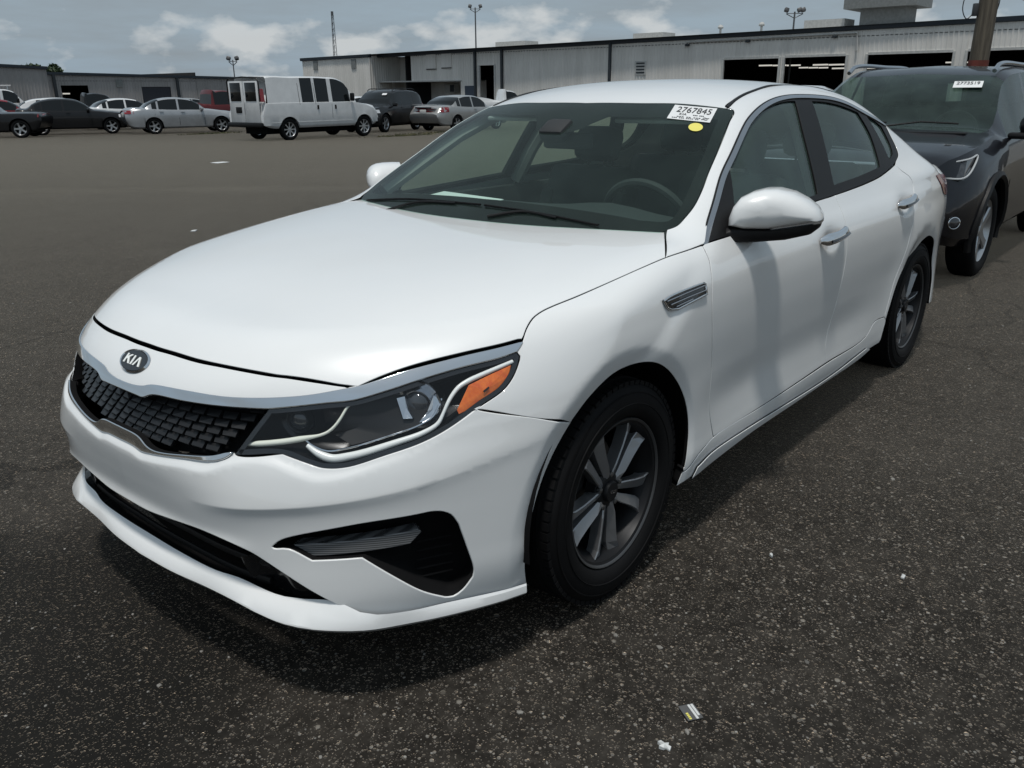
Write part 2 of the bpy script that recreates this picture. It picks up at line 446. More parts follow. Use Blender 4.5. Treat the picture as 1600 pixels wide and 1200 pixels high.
# rows: how far the section keeps the belt step at each station
def _S():
    C=np.zeros((len(SX),len(SZ)))
    for i,x in enumerate(SX):
        for j,z in enumerate(SZ):
            o=SO[j]
            if x>=-.3 and z<.5 and z>.2: o=o*.35+ (0 if z>.3 else -.01)   # fuller over the front wheel
            if x<=-2.3 and .2<z<.5: o=o*.4
            if x<=-2.8 and .9<z<1.05: o*=.62
            if x<=-2.8 and z>1.05: o=o*1.26 if z>1.15 else o*1.12
            if x==-2.3 and z>1.05: o*=1.04
            C[i,j]=SY[i]+o
    return C
SIDE=Fld(SX,SZ,_S(),'nat','cr')
FZ=[.10,.16,.22,.28,.34,.39,.44,.50,.56,.60,.65,.73,.78,.83,.92]
FY=[0,.2,.4,.55,.68,.78,.86,.93]
FRONT=Fld(FY,FZ,[
 [.87,.91,.94,.945,.950,.957,.960,.966,.970,.969,.963,.945,.917,.868,.75],
 [.865,.905,.935,.940,.945,.953,.956,.961,.964,.961,.953,.933,.905,.855,.735],
 [.84,.885,.918,.924,.928,.931,.931,.933,.930,.922,.905,.878,.847,.795,.675],
 [.78,.835,.872,.878,.874,.868,.863,.860,.855,.844,.82,.786,.75,.695,.57],
 [.70,.75,.782,.786,.778,.770,.764,.758,.750,.737,.71,.672,.63,.57,.44],
 [.60,.64,.662,.667,.662,.657,.652,.647,.637,.620,.588,.543,.493,.433,.30],
 [.46,.49,.508,.512,.511,.510,.509,.506,.497,.478,.44,.39,.34,.28,.15],
 [.28,.30,.31,.315,.318,.318,.318,.316,.308,.29,.26,.21,.16,.10,-.04]],'nat','cr')
_LY=[0,.07,.107,.147,.28,.373,.415,.52,.571,.60,.64,.70,.752,.786,.813,.93]
_LZ=[.592,.591,.585,.589,.607,.617,.636,.644,.624,.614,.615,.637,.66,.688,.70,.70]
LEDGE=Cur(_LY,_LZ,'cr');CREASE=Cur([.2,.4,.55,.68,.78,.86,.93],[.500,.513,.528,.545,.567,.598,.63],'cr')
ZC=.325
_AR=np.array([(.389,.186),(.412,.311),(.382,.446),(.334,.545),(.263,.639),(.195,.693),(.104,.727),(-.002,.730),(-.088,.712),(-.182,.664),(-.269,.586),(-.323,.505),(-.345,.417),(-.331,.308),(-.311,.242)])
_AP=np.arctan2(_AR[:,1]-.33,_AR[:,0]);_AP=np.where(_AP<-2,_AP+2*np.pi,_AP);_AD=np.hypot(_AR[:,0],_AR[:,1]-.33)
_o=np.argsort(_AP);_AP=_AP[_o];_AD=_AD[_o]
def side(x,z):
    y=SIDE(x,z)
    for xc,wd in ((0.,.042),(-2.805,.026)):
        near=np.abs(x-xc)<.62
        if not near.any(): continue
        dx=x-xc;r=np.hypot(dx,z-.33);ph=np.arctan2(z-.33,dx);ph=np.where(ph<-2,ph+2*np.pi,ph)
        ro=np.interp(ph,_AP,_AD)
        y=y+.008*gauss(r-.42,.10)*(z<1.2)
        k=ro+wd-r
        y=y-np.where((z>.1)&near,.26*np.clip((k+np.sqrt(k*k+.00002))*.5,0,.08),0)
    for xc,zc in ((-1.50,.868),(-2.44,.905)):
        y=y-.016*np.exp(-((x-xc)/.075)**2-((z-zc)/.036)**2)
    return y
def top_hood(x,y): return HOOD(x,np.abs(y))
def top_green(x,y):
    a=np.abs(y)
    return GC(x)-GD(x)*(a/.6)**2.3
def front(y,z):
    y=np.abs(y);x=FRONT(y,z)
    zl=LEDGE(y)
    x=x+.014*(1-.75*sstep((y-.5)/.3))*sstep((zl-z)/.024)
    x=x+.009*gauss(z-.405,.022)*(1-sstep((y-.38)/.12))
    zc=CREASE(y)
    A=sstep((y-.26)/.22)*(1+1.6*(y/.86)**4)
    t=z-zc;u=np.sqrt(t*t+.00003)
    return x+A*.0125*np.where(t>0,np.exp(-u/.065),np.exp(-u/.020))
def rear(y,z):
    return -3.90+.10*(np.abs(y)/.7)**3+ .12*np.clip((.55-z)/.4,0,1)**2+.10*np.clip((z-.95)/.2,0,1)**2
def f_lower(P):
    x,y,z=P[:,0],np.abs(P[:,1]),P[:,2]
    f=smax((z-top_hood(x,y))*.95,y-side(x,z),.035)
    f=smax(f,(x-front(y,z))*.75,.05)
    return np.maximum(f,-1.1-x)
def f_green(P):
    x,y,z=P[:,0],np.abs(P[:,1]),P[:,2]
    f=smax((z-top_green(x,y))*.88,(y-side(x,z))*.92,.06)
    return smax(f,(rear(y,z)-x)*.9,.05)
def f_all(P):
    r=np.maximum(.035*sstep((P[:,0]+.95)/.42),1e-5)
    return smin(f_lower(P),f_green(P),r)
def cast(f,O,D,t0,t1,n=48,it=14):
    """first root of f along rays O+D*t, t in [t0,t1] (outside f>0 at start)"""
    O=np.atleast_2d(O);D=np.atleast_2d(D);N=len(D);O=np.broadcast_to(O,D.shape)
    ts=np.linspace(t0,t1,n)
    lo=np.full(N,np.nan);hi=np.full(N,np.nan);fl=np.zeros(N);fh=np.zeros(N)
    prev=f(O+D*ts[0]);
    for k in range(1,n):
        cur=f(O+D*ts[k]);m=np.isnan(lo)&(prev>0)&(cur<=0)
        lo[m]=ts[k-1];hi[m]=ts[k];fl[m]=prev[m];fh[m]=cur[m];prev=cur
    ok=~np.isnan(lo);a=lo[ok];b=hi[ok];fa=fl[ok];fb=fh[ok];o=O[ok];d=D[ok]
    for _ in range(it):
        c=b-fb*(b-a)/(fb-fa-1e-12);fc=f(o+d*c[:,None])
        s=fc>0
        fb=np.where(s,fb*.5,fc);b=np.where(s,b,c)
        fa=np.where(s,fc,fa*.5);a=np.where(s,c,a)
    t=np.full(N,np.nan);t[ok]=c
    return O+D*t[:,None],ok
def grad(f,P,h=.004):
    g=np.stack([f(P+np.eye(3)[k]*h)-f(P-np.eye(3)[k]*h) for k in range(3)],1)
    return g/np.linalg.norm(g,axis=1)[:,None]
T={
 'hood_front':[[0.859,-0.002,0.816],[0.859,0.054,0.816],[0.857,0.113,0.817],[0.851,0.221,0.816],[0.837,0.309,0.816],[0.817,0.384,0.813],[0.792,0.448,0.808],[0.777,0.476,0.806],[0.738,0.543,0.797],[0.714,0.582,0.791],[0.689,0.617,0.786]],
 'hood_side':[[0.341,0.819,0.846],[0.327,0.814,0.859],[0.309,0.808,0.874],[0.275,0.801,0.893],[0.242,0.801,0.903],[0.206,0.804,0.909],[0.113,0.816,0.92],[-0.02,0.827,0.936],[-0.168,0.835,0.952],[-0.3,0.84,0.963],[-0.406,0.845,0.967],[-0.514,0.847,0.97]],
 'hood_rear':[[-0.424,0.066,1.001],[-0.43,0.207,1.001],[-0.434,0.316,1.001],[-0.439,0.471,1.002],[-0.469,0.648,1.0],[-0.505,0.715,1.0]],
 'ws_side':[[-0.492,0.723,1.002],[-0.527,0.743,1.016],[-0.574,0.747,1.039],[-0.632,0.746,1.069],[-0.718,0.729,1.117],[-0.786,0.709,1.156],[-0.89,0.684,1.215],[-1.078,0.632,1.314],[-1.147,0.614,1.343],[-1.168,0.598,1.353],[-1.163,0.567,1.357],[-1.15,0.489,1.366],[-1.134,0.39,1.374],[-1.101,0.241,1.375],[-1.083,0.074,1.375]],
 'ws_frit':[[-0.504,0.625,1.03],[-0.54,0.707,1.031],[-0.594,0.712,1.058],[-0.666,0.697,1.099],[-0.75,0.677,1.147],[-0.92,0.633,1.244],[-1.077,0.587,1.324],[-1.064,0.537,1.328],[-0.997,0.307,1.329]],
 'dlo':[[-0.527,0.84,0.969],[-0.609,0.811,1.02],[-0.7,0.783,1.077],[-0.82,0.744,1.151],[-0.938,0.718,1.214],[-1.08,0.683,1.284],[-1.169,0.663,1.32],[-1.321,0.64,1.362],[-1.464,0.626,1.385],[-1.598,0.621,1.395],[-1.722,0.624,1.397],[-1.913,0.632,1.392],[-2.045,0.639,1.383],[-2.179,0.65,1.365],[-2.351,0.665,1.328],[-2.586,0.672,1.279],[-2.711,0.673,1.251],[-2.694,0.713,1.203],[-2.683,0.75,1.15],[-2.651,0.776,1.116],[-2.546,0.8,1.087],[-2.424,0.813,1.065],[-2.271,0.82,1.042],[-2.083,0.823,1.027],[-1.827,0.829,1.017],[-1.633,0.832,1.012],[-1.458,0.833,1.009],[-0.73,0.849,0.976],[-0.533,0.841,0.97]],
 'bpil_l':[[-1.639,0.64,1.378],[-1.589,0.703,1.274],[-1.532,0.795,1.089],[-1.503,0.83,1.014]],
 'bpil_r':[[-1.775,0.643,1.378],[-1.77,0.708,1.268],[-1.712,0.802,1.075],[-1.689,0.827,1.022]],
 'qdiv_l':[[-2.299,0.675,1.321],[-2.349,0.729,1.218],[-2.32,0.799,1.085],[-2.299,0.816,1.052]],
 'qdiv_r':[[-2.4,0.675,1.307],[-2.468,0.724,1.213],[-2.482,0.791,1.1]],
 'door_front':[[-0.502,0.853,0.97],[-0.494,0.872,0.95],[-0.489,0.887,0.928],[-0.477,0.899,0.904],[-0.46,0.919,0.814],[-0.469,0.922,0.712],[-0.491,0.918,0.597]],
 'door_mid':[[-1.669,0.86,0.962],[-1.656,0.902,0.861],[-1.668,0.912,0.723],[-1.55,0.9,0.407],[-1.575,0.909,0.333]],
 'rdoor_rear':[[-2.512,0.809,1.075],[-2.537,0.831,1.047],[-2.586,0.856,1.018],[-2.607,0.873,0.987],[-2.573,0.898,0.921],[-2.546,0.915,0.846],[-2.464,0.925,0.679],[-2.365,0.918,0.545],[-2.328,0.917,0.467],[-2.29,0.917,0.386]],
 'rock1':[[-0.422,0.93,0.322],[-0.537,0.92,0.339],[-0.943,0.907,0.324],[-1.583,0.909,0.329],[-2.05,0.913,0.338],[-2.169,0.911,0.386],[-2.291,0.917,0.385]],
 'rock2':[[-0.416,0.926,0.279],[-0.514,0.921,0.291],[-0.954,0.907,0.275],[-1.639,0.905,0.258],[-2.068,0.914,0.283]],
 'rockbot':[[-0.326,0.907,0.235],[-0.4,0.918,0.244],[-0.801,0.905,0.248],[-1.347,0.898,0.235],[-1.994,0.908,0.249],[-2.14,0.913,0.261],[-2.256,0.917,0.263]],
 'arch':[[0.348,0.838,0.151],[0.398,0.882,0.301],[0.365,0.886,0.435],[0.315,0.886,0.535],[0.239,0.896,0.628],[0.169,0.907,0.681],[0.08,0.916,0.718],[-0.025,0.919,0.72],[-0.107,0.927,0.705],[-0.203,0.924,0.655],[-0.288,0.919,0.579],[-0.34,0.918,0.498],[-0.36,0.919,0.41],[-0.346,0.92,0.3],[-0.327,0.907,0.233]],
 'rarch':[[-2.265,0.918,0.261],[-2.286,0.92,0.308],[-2.309,0.92,0.37],[-2.353,0.92,0.444],[-2.391,0.921,0.509],[-2.462,0.922,0.582],[-2.616,0.903,0.623],[-2.697,0.903,0.643],[-2.814,0.906,0.679],[-2.894,0.912,0.689],[-3.03,0.909,0.638]],
 'lamp':[[0.904,0.418,0.636],[0.833,0.471,0.742],[0.75,0.576,0.756],[0.708,0.621,0.761],[0.652,0.664,0.776],[0.574,0.712,0.796],[0.492,0.757,0.812],[0.405,0.802,0.823],[0.362,0.82,0.831],[0.359,0.828,0.821],[0.371,0.833,0.804],[0.396,0.836,0.777],[0.428,0.833,0.753],[0.49,0.814,0.726],[0.561,0.787,0.688],[0.624,0.754,0.661],[0.698,0.703,0.639],[0.765,0.646,0.618],[0.799,0.607,0.617],[0.817,0.576,0.626],[0.844,0.521,0.644]],
 'chrome_top':[[0.94,0.009,0.734],[0.939,0.047,0.735],[0.934,0.091,0.74],[0.927,0.122,0.748],[0.91,0.249,0.756],[0.872,0.379,0.758],[0.826,0.463,0.762],[0.771,0.535,0.769],[0.723,0.586,0.779],[0.683,0.621,0.787],[0.601,0.676,0.81],[0.48,0.747,0.831],[0.395,0.793,0.841],[0.338,0.819,0.848]],
 'chrome_bot':[[0.948,0.001,0.72],[0.946,0.079,0.719],[0.945,0.105,0.719],[0.937,0.14,0.731],[0.919,0.26,0.737],[0.865,0.416,0.741],[0.833,0.471,0.742]],
 'gr_lo_out':[[0.97,0.002,0.591],[0.969,0.066,0.589],[0.968,0.101,0.583],[0.966,0.143,0.587],[0.951,0.281,0.607],[0.926,0.376,0.618],[0.914,0.403,0.628],[0.904,0.414,0.64]],
 'gr_lo_in':[[0.967,0.016,0.622],[0.965,0.093,0.617],[0.965,0.127,0.601],[0.964,0.16,0.596],[0.95,0.281,0.612],[0.926,0.369,0.626],[0.912,0.398,0.636]],
 'fog':[[0.898,0.515,0.427],[0.883,0.539,0.449],[0.777,0.669,0.486],[0.637,0.778,0.499],[0.613,0.792,0.496],[0.588,0.805,0.481],[0.572,0.814,0.452],[0.557,0.823,0.391],[0.542,0.833,0.318],[0.544,0.83,0.297],[0.567,0.815,0.264],[0.589,0.803,0.251],[0.61,0.793,0.255],[0.661,0.771,0.287],[0.717,0.734,0.34],[0.769,0.684,0.397],[0.847,0.599,0.394],[0.876,0.553,0.421],[0.895,0.521,0.42]],
 'foglamp':[[0.873,0.557,0.423],[0.659,0.766,0.447],[0.652,0.771,0.44],[0.677,0.756,0.413],[0.847,0.598,0.396]],
 'int_top':[[0.979,-0.001,0.417],[0.978,0.096,0.417],[0.96,0.34,0.433],[0.931,0.452,0.414],[0.905,0.509,0.384],[0.82,0.644,0.284]],
 'lip_top':[[0.818,0.646,0.284],[0.786,0.674,0.244],[0.754,0.699,0.233],[0.686,0.747,0.228],[0.623,0.782,0.229],[0.451,0.853,0.215]],
 'vent':[[-0.164,0.911,0.869],[-0.209,0.908,0.875],[-0.407,0.907,0.879],[-0.419,0.91,0.874],[-0.419,0.917,0.84],[-0.245,0.917,0.827],[-0.188,0.916,0.841]],
 'bseam':[[0.5,0.811,0.721],[0.361,0.885,0.672],[0.241,0.896,0.626]],
 'pane_f':[[-0.877,0.742,1.172],[-0.956,0.724,1.213],[-1.097,0.69,1.281],[-1.179,0.674,1.311],[-1.324,0.652,1.35],[-1.457,0.641,1.371],[-1.574,0.638,1.379],[-1.639,0.64,1.378],[-1.589,0.703,1.274],[-1.532,0.795,1.089],[-1.512,0.822,1.03],[-0.784,0.837,0.997],[-0.811,0.801,1.069]],
 'pane_r':[[-1.803,0.645,1.375],[-1.94,0.652,1.37],[-2.071,0.661,1.356],[-2.175,0.669,1.34],[-2.294,0.677,1.318],[-2.349,0.729,1.218],[-2.32,0.799,1.085],[-2.31,0.803,1.077],[-2.073,0.808,1.061],[-1.701,0.815,1.048],[-1.707,0.804,1.07],[-1.77,0.708,1.268]],
 'pane_q':[[-2.411,0.678,1.301],[-2.517,0.682,1.278],[-2.61,0.693,1.245],[-2.621,0.72,1.2],[-2.607,0.755,1.148],[-2.572,0.775,1.121],[-2.482,0.791,1.1],[-2.468,0.724,1.213]],
 'ditch':[[-1.175,0.576,1.359],[-1.256,0.565,1.383],[-1.351,0.558,1.403],[-1.44,0.555,1.416],[-1.549,0.545,1.428],[-1.633,0.538,1.434]],
 'drl1':[[0.875,0.433,0.656],[0.848,0.478,0.662],[0.822,0.517,0.669],[0.794,0.552,0.677],[0.775,0.575,0.683],[0.761,0.589,0.691],[0.749,0.598,0.703],[0.737,0.604,0.718],[0.717,0.609,0.743],[0.705,0.614,0.753]],
 'drl2':[[0.797,0.554,0.66],[0.787,0.58,0.643],[0.771,0.608,0.633],[0.745,0.636,0.637],[0.718,0.661,0.644],[0.667,0.703,0.661],[0.612,0.743,0.679],[0.579,0.761,0.697],[0.561,0.763,0.719],[0.548,0.763,0.736],[0.531,0.763,0.753],[0.51,0.766,0.769],[0.485,0.775,0.78],[0.458,0.786,0.788],[0.375,0.819,0.809]],
 'amber':[[0.49,0.779,0.771],[0.438,0.799,0.787],[0.383,0.82,0.802],[0.392,0.823,0.789],[0.404,0.825,0.777],[0.453,0.818,0.74],[0.499,0.801,0.724],[0.533,0.786,0.713],[0.534,0.781,0.722]],
 'proj':[[0.6,0.708,0.733],[0.582,0.724,0.732],[0.607,0.714,0.713]],
 'proj2':[[0.79,0.507,0.704]],
 'sticker':[[-1.111,0.389,1.367],[-1.143,0.548,1.354],[-1.032,0.578,1.308],[-1.005,0.417,1.322]],
 'dot':[[-0.988,0.546,1.294],[-0.998,0.571,1.294],[-0.965,0.559,1.281]],
 'badge':[[0.902,-0.01,0.78],[0.91,-0.061,0.772],[0.891,0.037,0.79],[0.883,-0.042,0.797]],
 'sensor':[[-0.864,-0.116,1.272],[-0.978,-0.149,1.329],[-0.972,0.121,1.328],[-0.901,0.097,1.292],[-0.889,0.045,1.287],[-0.836,-0.024,1.259]],
 'belt_lo':[[-0.517,0.852,0.974],[-0.722,0.852,0.977],[-1.456,0.834,1.007],[-1.63,0.833,1.01],[-1.825,0.83,1.015],[-2.079,0.825,1.024],[-2.267,0.822,1.038],[-2.425,0.816,1.061]],
 'vent_slot':[[-0.225,0.91,0.865],[-0.398,0.911,0.87],[-0.396,0.912,0.865],[-0.231,0.911,0.857]],
}
# =====================================================================
# white sedan
# =====================================================================
car=empty('white_sedan',(0,0,0))
tag(car,'large white sedan in the foreground with smoked headlights and dark alloy wheels','car')
PAINT='white_paint'
def off_l(d): return lambda P:f_lower(P)+d
def off_g(d): return lambda P:f_green(P)+d
CF=Chart('front',f=f_lower);CT=Chart('top',f=f_lower);CG=Chart('top',f=f_green)
CS=Chart('obl',25,f=f_all);CU=Chart('obl',45,f=f_all);CUG=Chart('obl',45,f=f_green)
GAP=.0026
def full(ch,segs,step=.014):
    L=[np.array(s,float) for s in segs];L[0][0,1]=0;L[-1][-1,1]=0
    return outline(ch,L+[mir(s)[::-1] for s in L[::-1]],step)
H=T['hood_front'];HS=T['hood_side'];CHT=T['chrome_top'];LMP=T['lamp'];AR=T['arch'];RK=T['rock1']
# --- hood
panel('hood',CT,full(CT,[H,[H[-1]]+[[q[0]-.007,q[1]-.004,q[2]] for q in CHT[10:]],[[HS[0][0]-.007,HS[0][1]-.004,HS[0][2]]]+HS[1:10],[HS[9],[-.505,.715,1.0]],T['hood_rear'][::-1]+[[-.423,0,1.001]]],.012),PAINT,car,step=.026,gap=.0022)
# --- nose panel above the grille
H2=[[q[0]+.003,q[1],q[2]-.0055*(1-.6*(q[1]/.617)**2)] for q in H]
panel('nose_panel',CF,full(CF,[H2,CHT[9::-1]]),PAINT,car,step=.02,gap=.0018)
# --- front bumper with fog openings
bl=[T['gr_lo_out'],[T['gr_lo_out'][-1],LMP[0],LMP[20]],LMP[20:12:-1],[LMP[13],T['bseam'][0]]+T['bseam'][1:],AR[4::-1],[AR[0]]+T['lip_top'][::-1],T['int_top'][::-1]]
fogL=outline(CF,[T['fog'][0:4],T['fog'][3:7],T['fog'][6:10],T['fog'][9:13],T['fog'][12:16],T['fog'][15:17],T['fog'][16:]+T['fog'][:1]],.012)
fogR=fogL*[-1,1]
_ly=np.linspace(0,.83,110);_fx=np.array([float(front(np.array([y]),np.array([.58]))[0]) for y in _ly]);_ls=CF.uv(np.stack([_fx,_ly,0*_ly],1))[:,0]
def sline(zs): 
    s=np.concatenate([-_ls[:0:-1],_ls]);z=np.concatenate([zs[:0:-1],zs]);return np.stack([s,z],1)
_zl=LEDGE(_ly);_zc=CREASE(_ly)
flines=[sline(_zl-d) for d in(.006,.012,.018,.024)]
for sg in(1,-1):
    for d in(-.018,-.012,-.006,0,.006,.012):
        k=_ly>.33;q=np.stack([_ls[k],_zc[k]+d],1);flines.append(q if sg>0 else (q*[-1,1])[::-1])
panel('front_bumper',CF,full(CF,bl,.010),PAINT,car,holes=[fogL,fogR],lines=flines,step=.0095,gap=.0015,hgap=0,depth=.02,rnd=.003)
# --- front lip spoiler
A=np.array([(.935,0,.294),(.934,.15,.294),(.925,.30,.294),(.908,.375,.294),(.885,.49,.283),(.866,.545,.283),(.816,.640,.288),(.79,.69,.266),(.765,.72,.259),(.695,.762,.251),(.62,.795,.246),(.455,.857,.228),(.388,.870,.218)])
B=np.array([(.972,0,.256),(.966,.15,.257),(.949,.29,.257),(.94,.40,.257),(.932,.468,.252),(.92,.507,.244),(.907,.552,.240),(.876,.62,.238),(.795,.707,.230),(.705,.762,.225),(.616,.808,.220),(.466,.862,.208),(.394,.876,.200)])
Cc=B*[.985,.985,1]-[0,0,1]*np.linspace(.024,.018,13)[:,None]
D=Cc*[.90,.90,1]+[0,0,.01]
B2=B+[.001,0,-.004]
rows=[cr(q,.03) for q in (A,A*.45+B*.55+[0,0,.006],B,B2,Cc)]
n=min(len(r) for r in rows);rows=[r[np.linspace(0,len(r)-1,n).astype(int)] for r in rows]
G=np.array(rows);V=G.reshape(-1,3).tolist();F=[(i*n+j,i*n+j+1,(i+1)*n+j+1,(i+1)*n+j) for i in range(len(rows)-1) for j in range(n-1)]
lip=MB();lip.add(V,F);lip.add(mir(V).tolist(),[f[::-1] for f in F])
lp=lip.build('front_lip',PAINT,car,smooth=True,sharp=24,fix=False)
bm=bmesh.new();bm.from_mesh(lp.data);bmesh.ops.remove_doubles(bm,verts=bm.verts,dist=1e-4);bmesh.ops.recalc_face_normals(bm,faces=bm.faces[:]);bm.to_mesh(lp.data);bm.free();lp.data.set_sharp_from_angle(angle=math.radians(24))
mb=MB();ra=cr(Cc,.03);rb=cr(D,.03);k=min(len(ra),len(rb));ra=ra[:k];rb=rb[np.linspace(0,len(rb)-1,k).astype(int)];V=np.concatenate([ra+[0,0,.001],rb]);F=[(j,j+1,k+j+1,k+j) for j in range(k-1)]
mb.add(V.tolist(),F);mb.add(mir(V).tolist(),[f[::-1] for f in F]);mb.build('lip_underside','black_plastic',car)
# --- fenders, doors, sills, body side
fend=[HS,T['door_front']+[[-.505,.914,.45],[-.535,.919,.337]],[[-.535,.919,.337],RK[0],[-.345,.925,.285],AR[13]],AR[13:3:-1],T['bseam'][::-1],[T['bseam'][0]]+LMP[13:7:-1],[LMP[8],HS[0]]]
panel('fender',CS,outline(CS,fend,.012),PAINT,car,step=.014,mirror=True)
DM=[[-1.668,.832,1.0115],[-1.668,.86,.962],[-1.660,.903,.861],[-1.648,.912,.723],[-1.610,.905,.55],[-1.568,.9,.407],[-1.575,.909,.333]]
BL=T['belt_lo']
panel('front_door',CS,outline(CS,[[BL[0]]+BL[1:4]+[DM[0]],DM,[DM[-1],RK[2],RK[1]],[RK[1],[-.505,.914,.45]]+T['door_front'][::-1],[T['door_front'][0],BL[0]]],.016),PAINT,car,step=.026,mirror=True)
RR=T['rdoor_rear']
panel('rear_door',CS,outline(CS,[[DM[0]]+BL[4:8],[BL[7],RR[0]],RR,[RR[-1]]+RK[5:2:-1][:2]+[DM[-1]],DM[::-1]],.016),PAINT,car,step=.026,mirror=True)
RA=T['rarch']
panel('sill',CS,outline(CS,[RK,[RK[-1],RA[2],RA[1],RA[0]],T['rockbot'][::-1],[T['rockbot'][0],AR[13],[-.345,.925,.285],RK[0]]],.016),PAINT,car,step=.026,mirror=True,depth=.03)
panel('side_skirt',CS,outline(CS,[T['rock2'],[T['rock2'][-1],[-2.13,.913,.262]],[[-2.13,.913,.262],[-1.994,.908,.245],[-1.347,.898,.238],[-.782,.914,.25],[-.394,.921,.243]],[[-.394,.921,.243],T['rock2'][0]]],.016),PAINT,car,step=.026,mirror=True,off=.007,depth=.03)
DL=T['dlo'];WS=T['ws_side']
bs=[HS[9:],[HS[11],DL[0]],DL[:21],[DL[20],RR[0]],RR,[RR[-1],RA[2]],RA[2:]+[[-3.11,.91,.54],[-3.165,.9,.42],[-3.16,.895,.27]],[[-3.16,.895,.27],[-3.5,.83,.24],[-3.74,.74,.26]],[[-3.74,.74,.26],[-3.80,.70,.5],[-3.80,.66,.8],[-3.74,.66,.97]],[[-3.74,.66,.97],[-3.5,.67,1.045],[-3.3,.64,1.09],[-3.0,.605,1.20],[-2.5,.575,1.36],[-2.2,.56,1.415],[-1.9,.55,1.432]]+T['ditch'][::-1],[T['ditch'][0],WS[9]],WS[9::-1],[WS[0],HS[9]]]
panel('body_side',CU,outline(CU,bs,.016),PAINT,car,step=.026,mirror=True)
# --- roof, rear glass, trunk
dt=[(np.array(q)-[0,.012,-.001]).tolist() for q in T['ditch']]
panel('roof',CG,full(CG,[WS[14:9:-1][:1]+WS[13:8:-1],[WS[9]]+dt+[[-1.9,.538,1.432],[-2.2,.548,1.41],[-2.42,.55,1.37]],[[-2.42,.55,1.37],[-2.5,.3,1.39],[-2.52,0,1.39]]],.02),PAINT,car,step=.035)
panel('rear_window',CG,full(CG,[[[-2.525,0,1.38],[-2.505,.3,1.38],[-2.43,.55,1.37]],[[-2.43,.55,1.37],[-3.0,.59,1.2],[-3.24,.60,1.1]],[[-3.24,.60,1.1],[-3.3,.3,1.1],[-3.31,0,1.1]]],.03),'black_gloss',car,step=.06)
panel('trunk_lid',CG,full(CG,[[[-3.315,0,1.1],[-3.305,.3,1.1],[-3.25,.61,1.1]],[[-3.25,.61,1.1],[-3.5,.655,1.05],[-3.70,.64,1.0]],[[-3.70,.64,1.0],[-3.78,.3,1.0],[-3.79,0,1.0]]],.03),PAINT,car,step=.05)
mb=MB();mb.box((-3.78,0,.62),(.10,1.36,.72),bev=.04);mb.build('rear_bumper',PAINT,car,smooth=True)
mb=MB();mb.tube([(q[0],q[1]-.006,q[2]+.001) for q in cr(T['ditch']+[[-1.9,.549,1.432],[-2.2,.556,1.413],[-2.42,.56,1.37]],.05)],.0075,6,flat=.6)
both('roof_moulding',mb,'black_plastic',car)
# --- windows of the side
pf=outline(CUG,[T['pane_f'][0:8],T['pane_f'][7:11],[T['pane_f'][10],T['pane_f'][11]],T['pane_f'][11:]+T['pane_f'][:1]],.02)
pr=outline(CUG,[T['pane_r'][0:5],T['pane_r'][4:8],T['pane_r'][7:10],T['pane_r'][9:]+T['pane_r'][:1]],.02)
pq=outline(CUG,[T['pane_q'][0:3],T['pane_q'][2:7],T['pane_q'][6:]+T['pane_q'][:1]],.02)
dlo=outline(CUG,[DL[:17],DL[16:22],DL[21:28],[DL[27],DL[0]]],.016)
panel('window_frame',CUG,dlo,'black_plastic',car,holes=[pf,pr,pq],step=.03,gap=.0015,hgap=0,mirror=True,off=-.002,depth=.02)
for nm,pl in (('side_window',pf),('side_window',pr),('quarter_window',pq)):
    panel(nm,CUG,inset(pl,-.004),'side_glass',car,step=.05,gap=0,off=-.009,depth=0,mirror=True)
def strip(ch,P,width,step=.016):
    u=ch.uv(cr(P,step));t=np.gradient(u,axis=0);t/=np.linalg.norm(t,axis=1)[:,None];nn=np.stack([-t[:,1],t[:,0]],1)
    return np.concatenate([u,(u+nn*np.broadcast_to(width,(len(u),))[:,None])[::-1]])
panel('window_trim',CUG,strip(CUG,DL[:17],.015),'satin_chrome',car,step=.03,gap=0,off=.003,mirror=True,depth=.006)
panel('window_seal',CUG,strip(CUG,[[q[0],q[1],q[2]] for q in DL[:17]],-.006),'black_plastic',car,step=.03,gap=0,off=.0015,mirror=True,depth=.006)
# --- windscreen
wsp=full(CG,[WS[14:9:-1][:1]+WS[13:8:-1],WS[9::-1],[WS[0],[-.46,.70,.99]],[[-.46,.70,.99],[-.40,.5,1.0],[-.34,.25,1.0],[-.315,0,1.0]]],.02)
fr=T['ws_frit']
hole=full(CG,[[[-.455,0,1.04],[-.462,.25,1.04],[-.48,.45,1.03],fr[0]],fr[:2]+fr[2:7],[fr[6],fr[7]],[fr[7],[-1.03,.42,1.33],fr[8],[-.985,.18,1.33]],[[-.985,.18,1.33],[-.93,.135,1.3]],[[-.93,.135,1.3],[-.885,.10,1.28],[-.865,.05,1.27],[-.86,0,1.27]]],.02)
panel('windshield',CG,wsp,'windshield_glass',car,step=.05,gap=.002,depth=0)
panel('windshield_frit',CG,inset(wsp,.003),'black_matte',car,holes=[hole],step=.04,gap=0,hgap=0,off=-.004,depth=0)
# --- chrome frame of grille and headlights
panel('grille_surround',CF,full(CF,[CHT,[CHT[-1],LMP[8]],LMP[8:0:-1],T['chrome_bot'][::-1]],.01),'chrome',car,step=.02,gap=.0005,off=.004,depth=.02,rnd=.003)
panel('grille_surround',CF,full(CF,[T['gr_lo_out'],[T['gr_lo_out'][-1],T['gr_lo_in'][-1]],T['gr_lo_in'][::-1]],.01),'chrome',car,step=.012,gap=.0003,off=.006,depth=.02,rnd=.003)
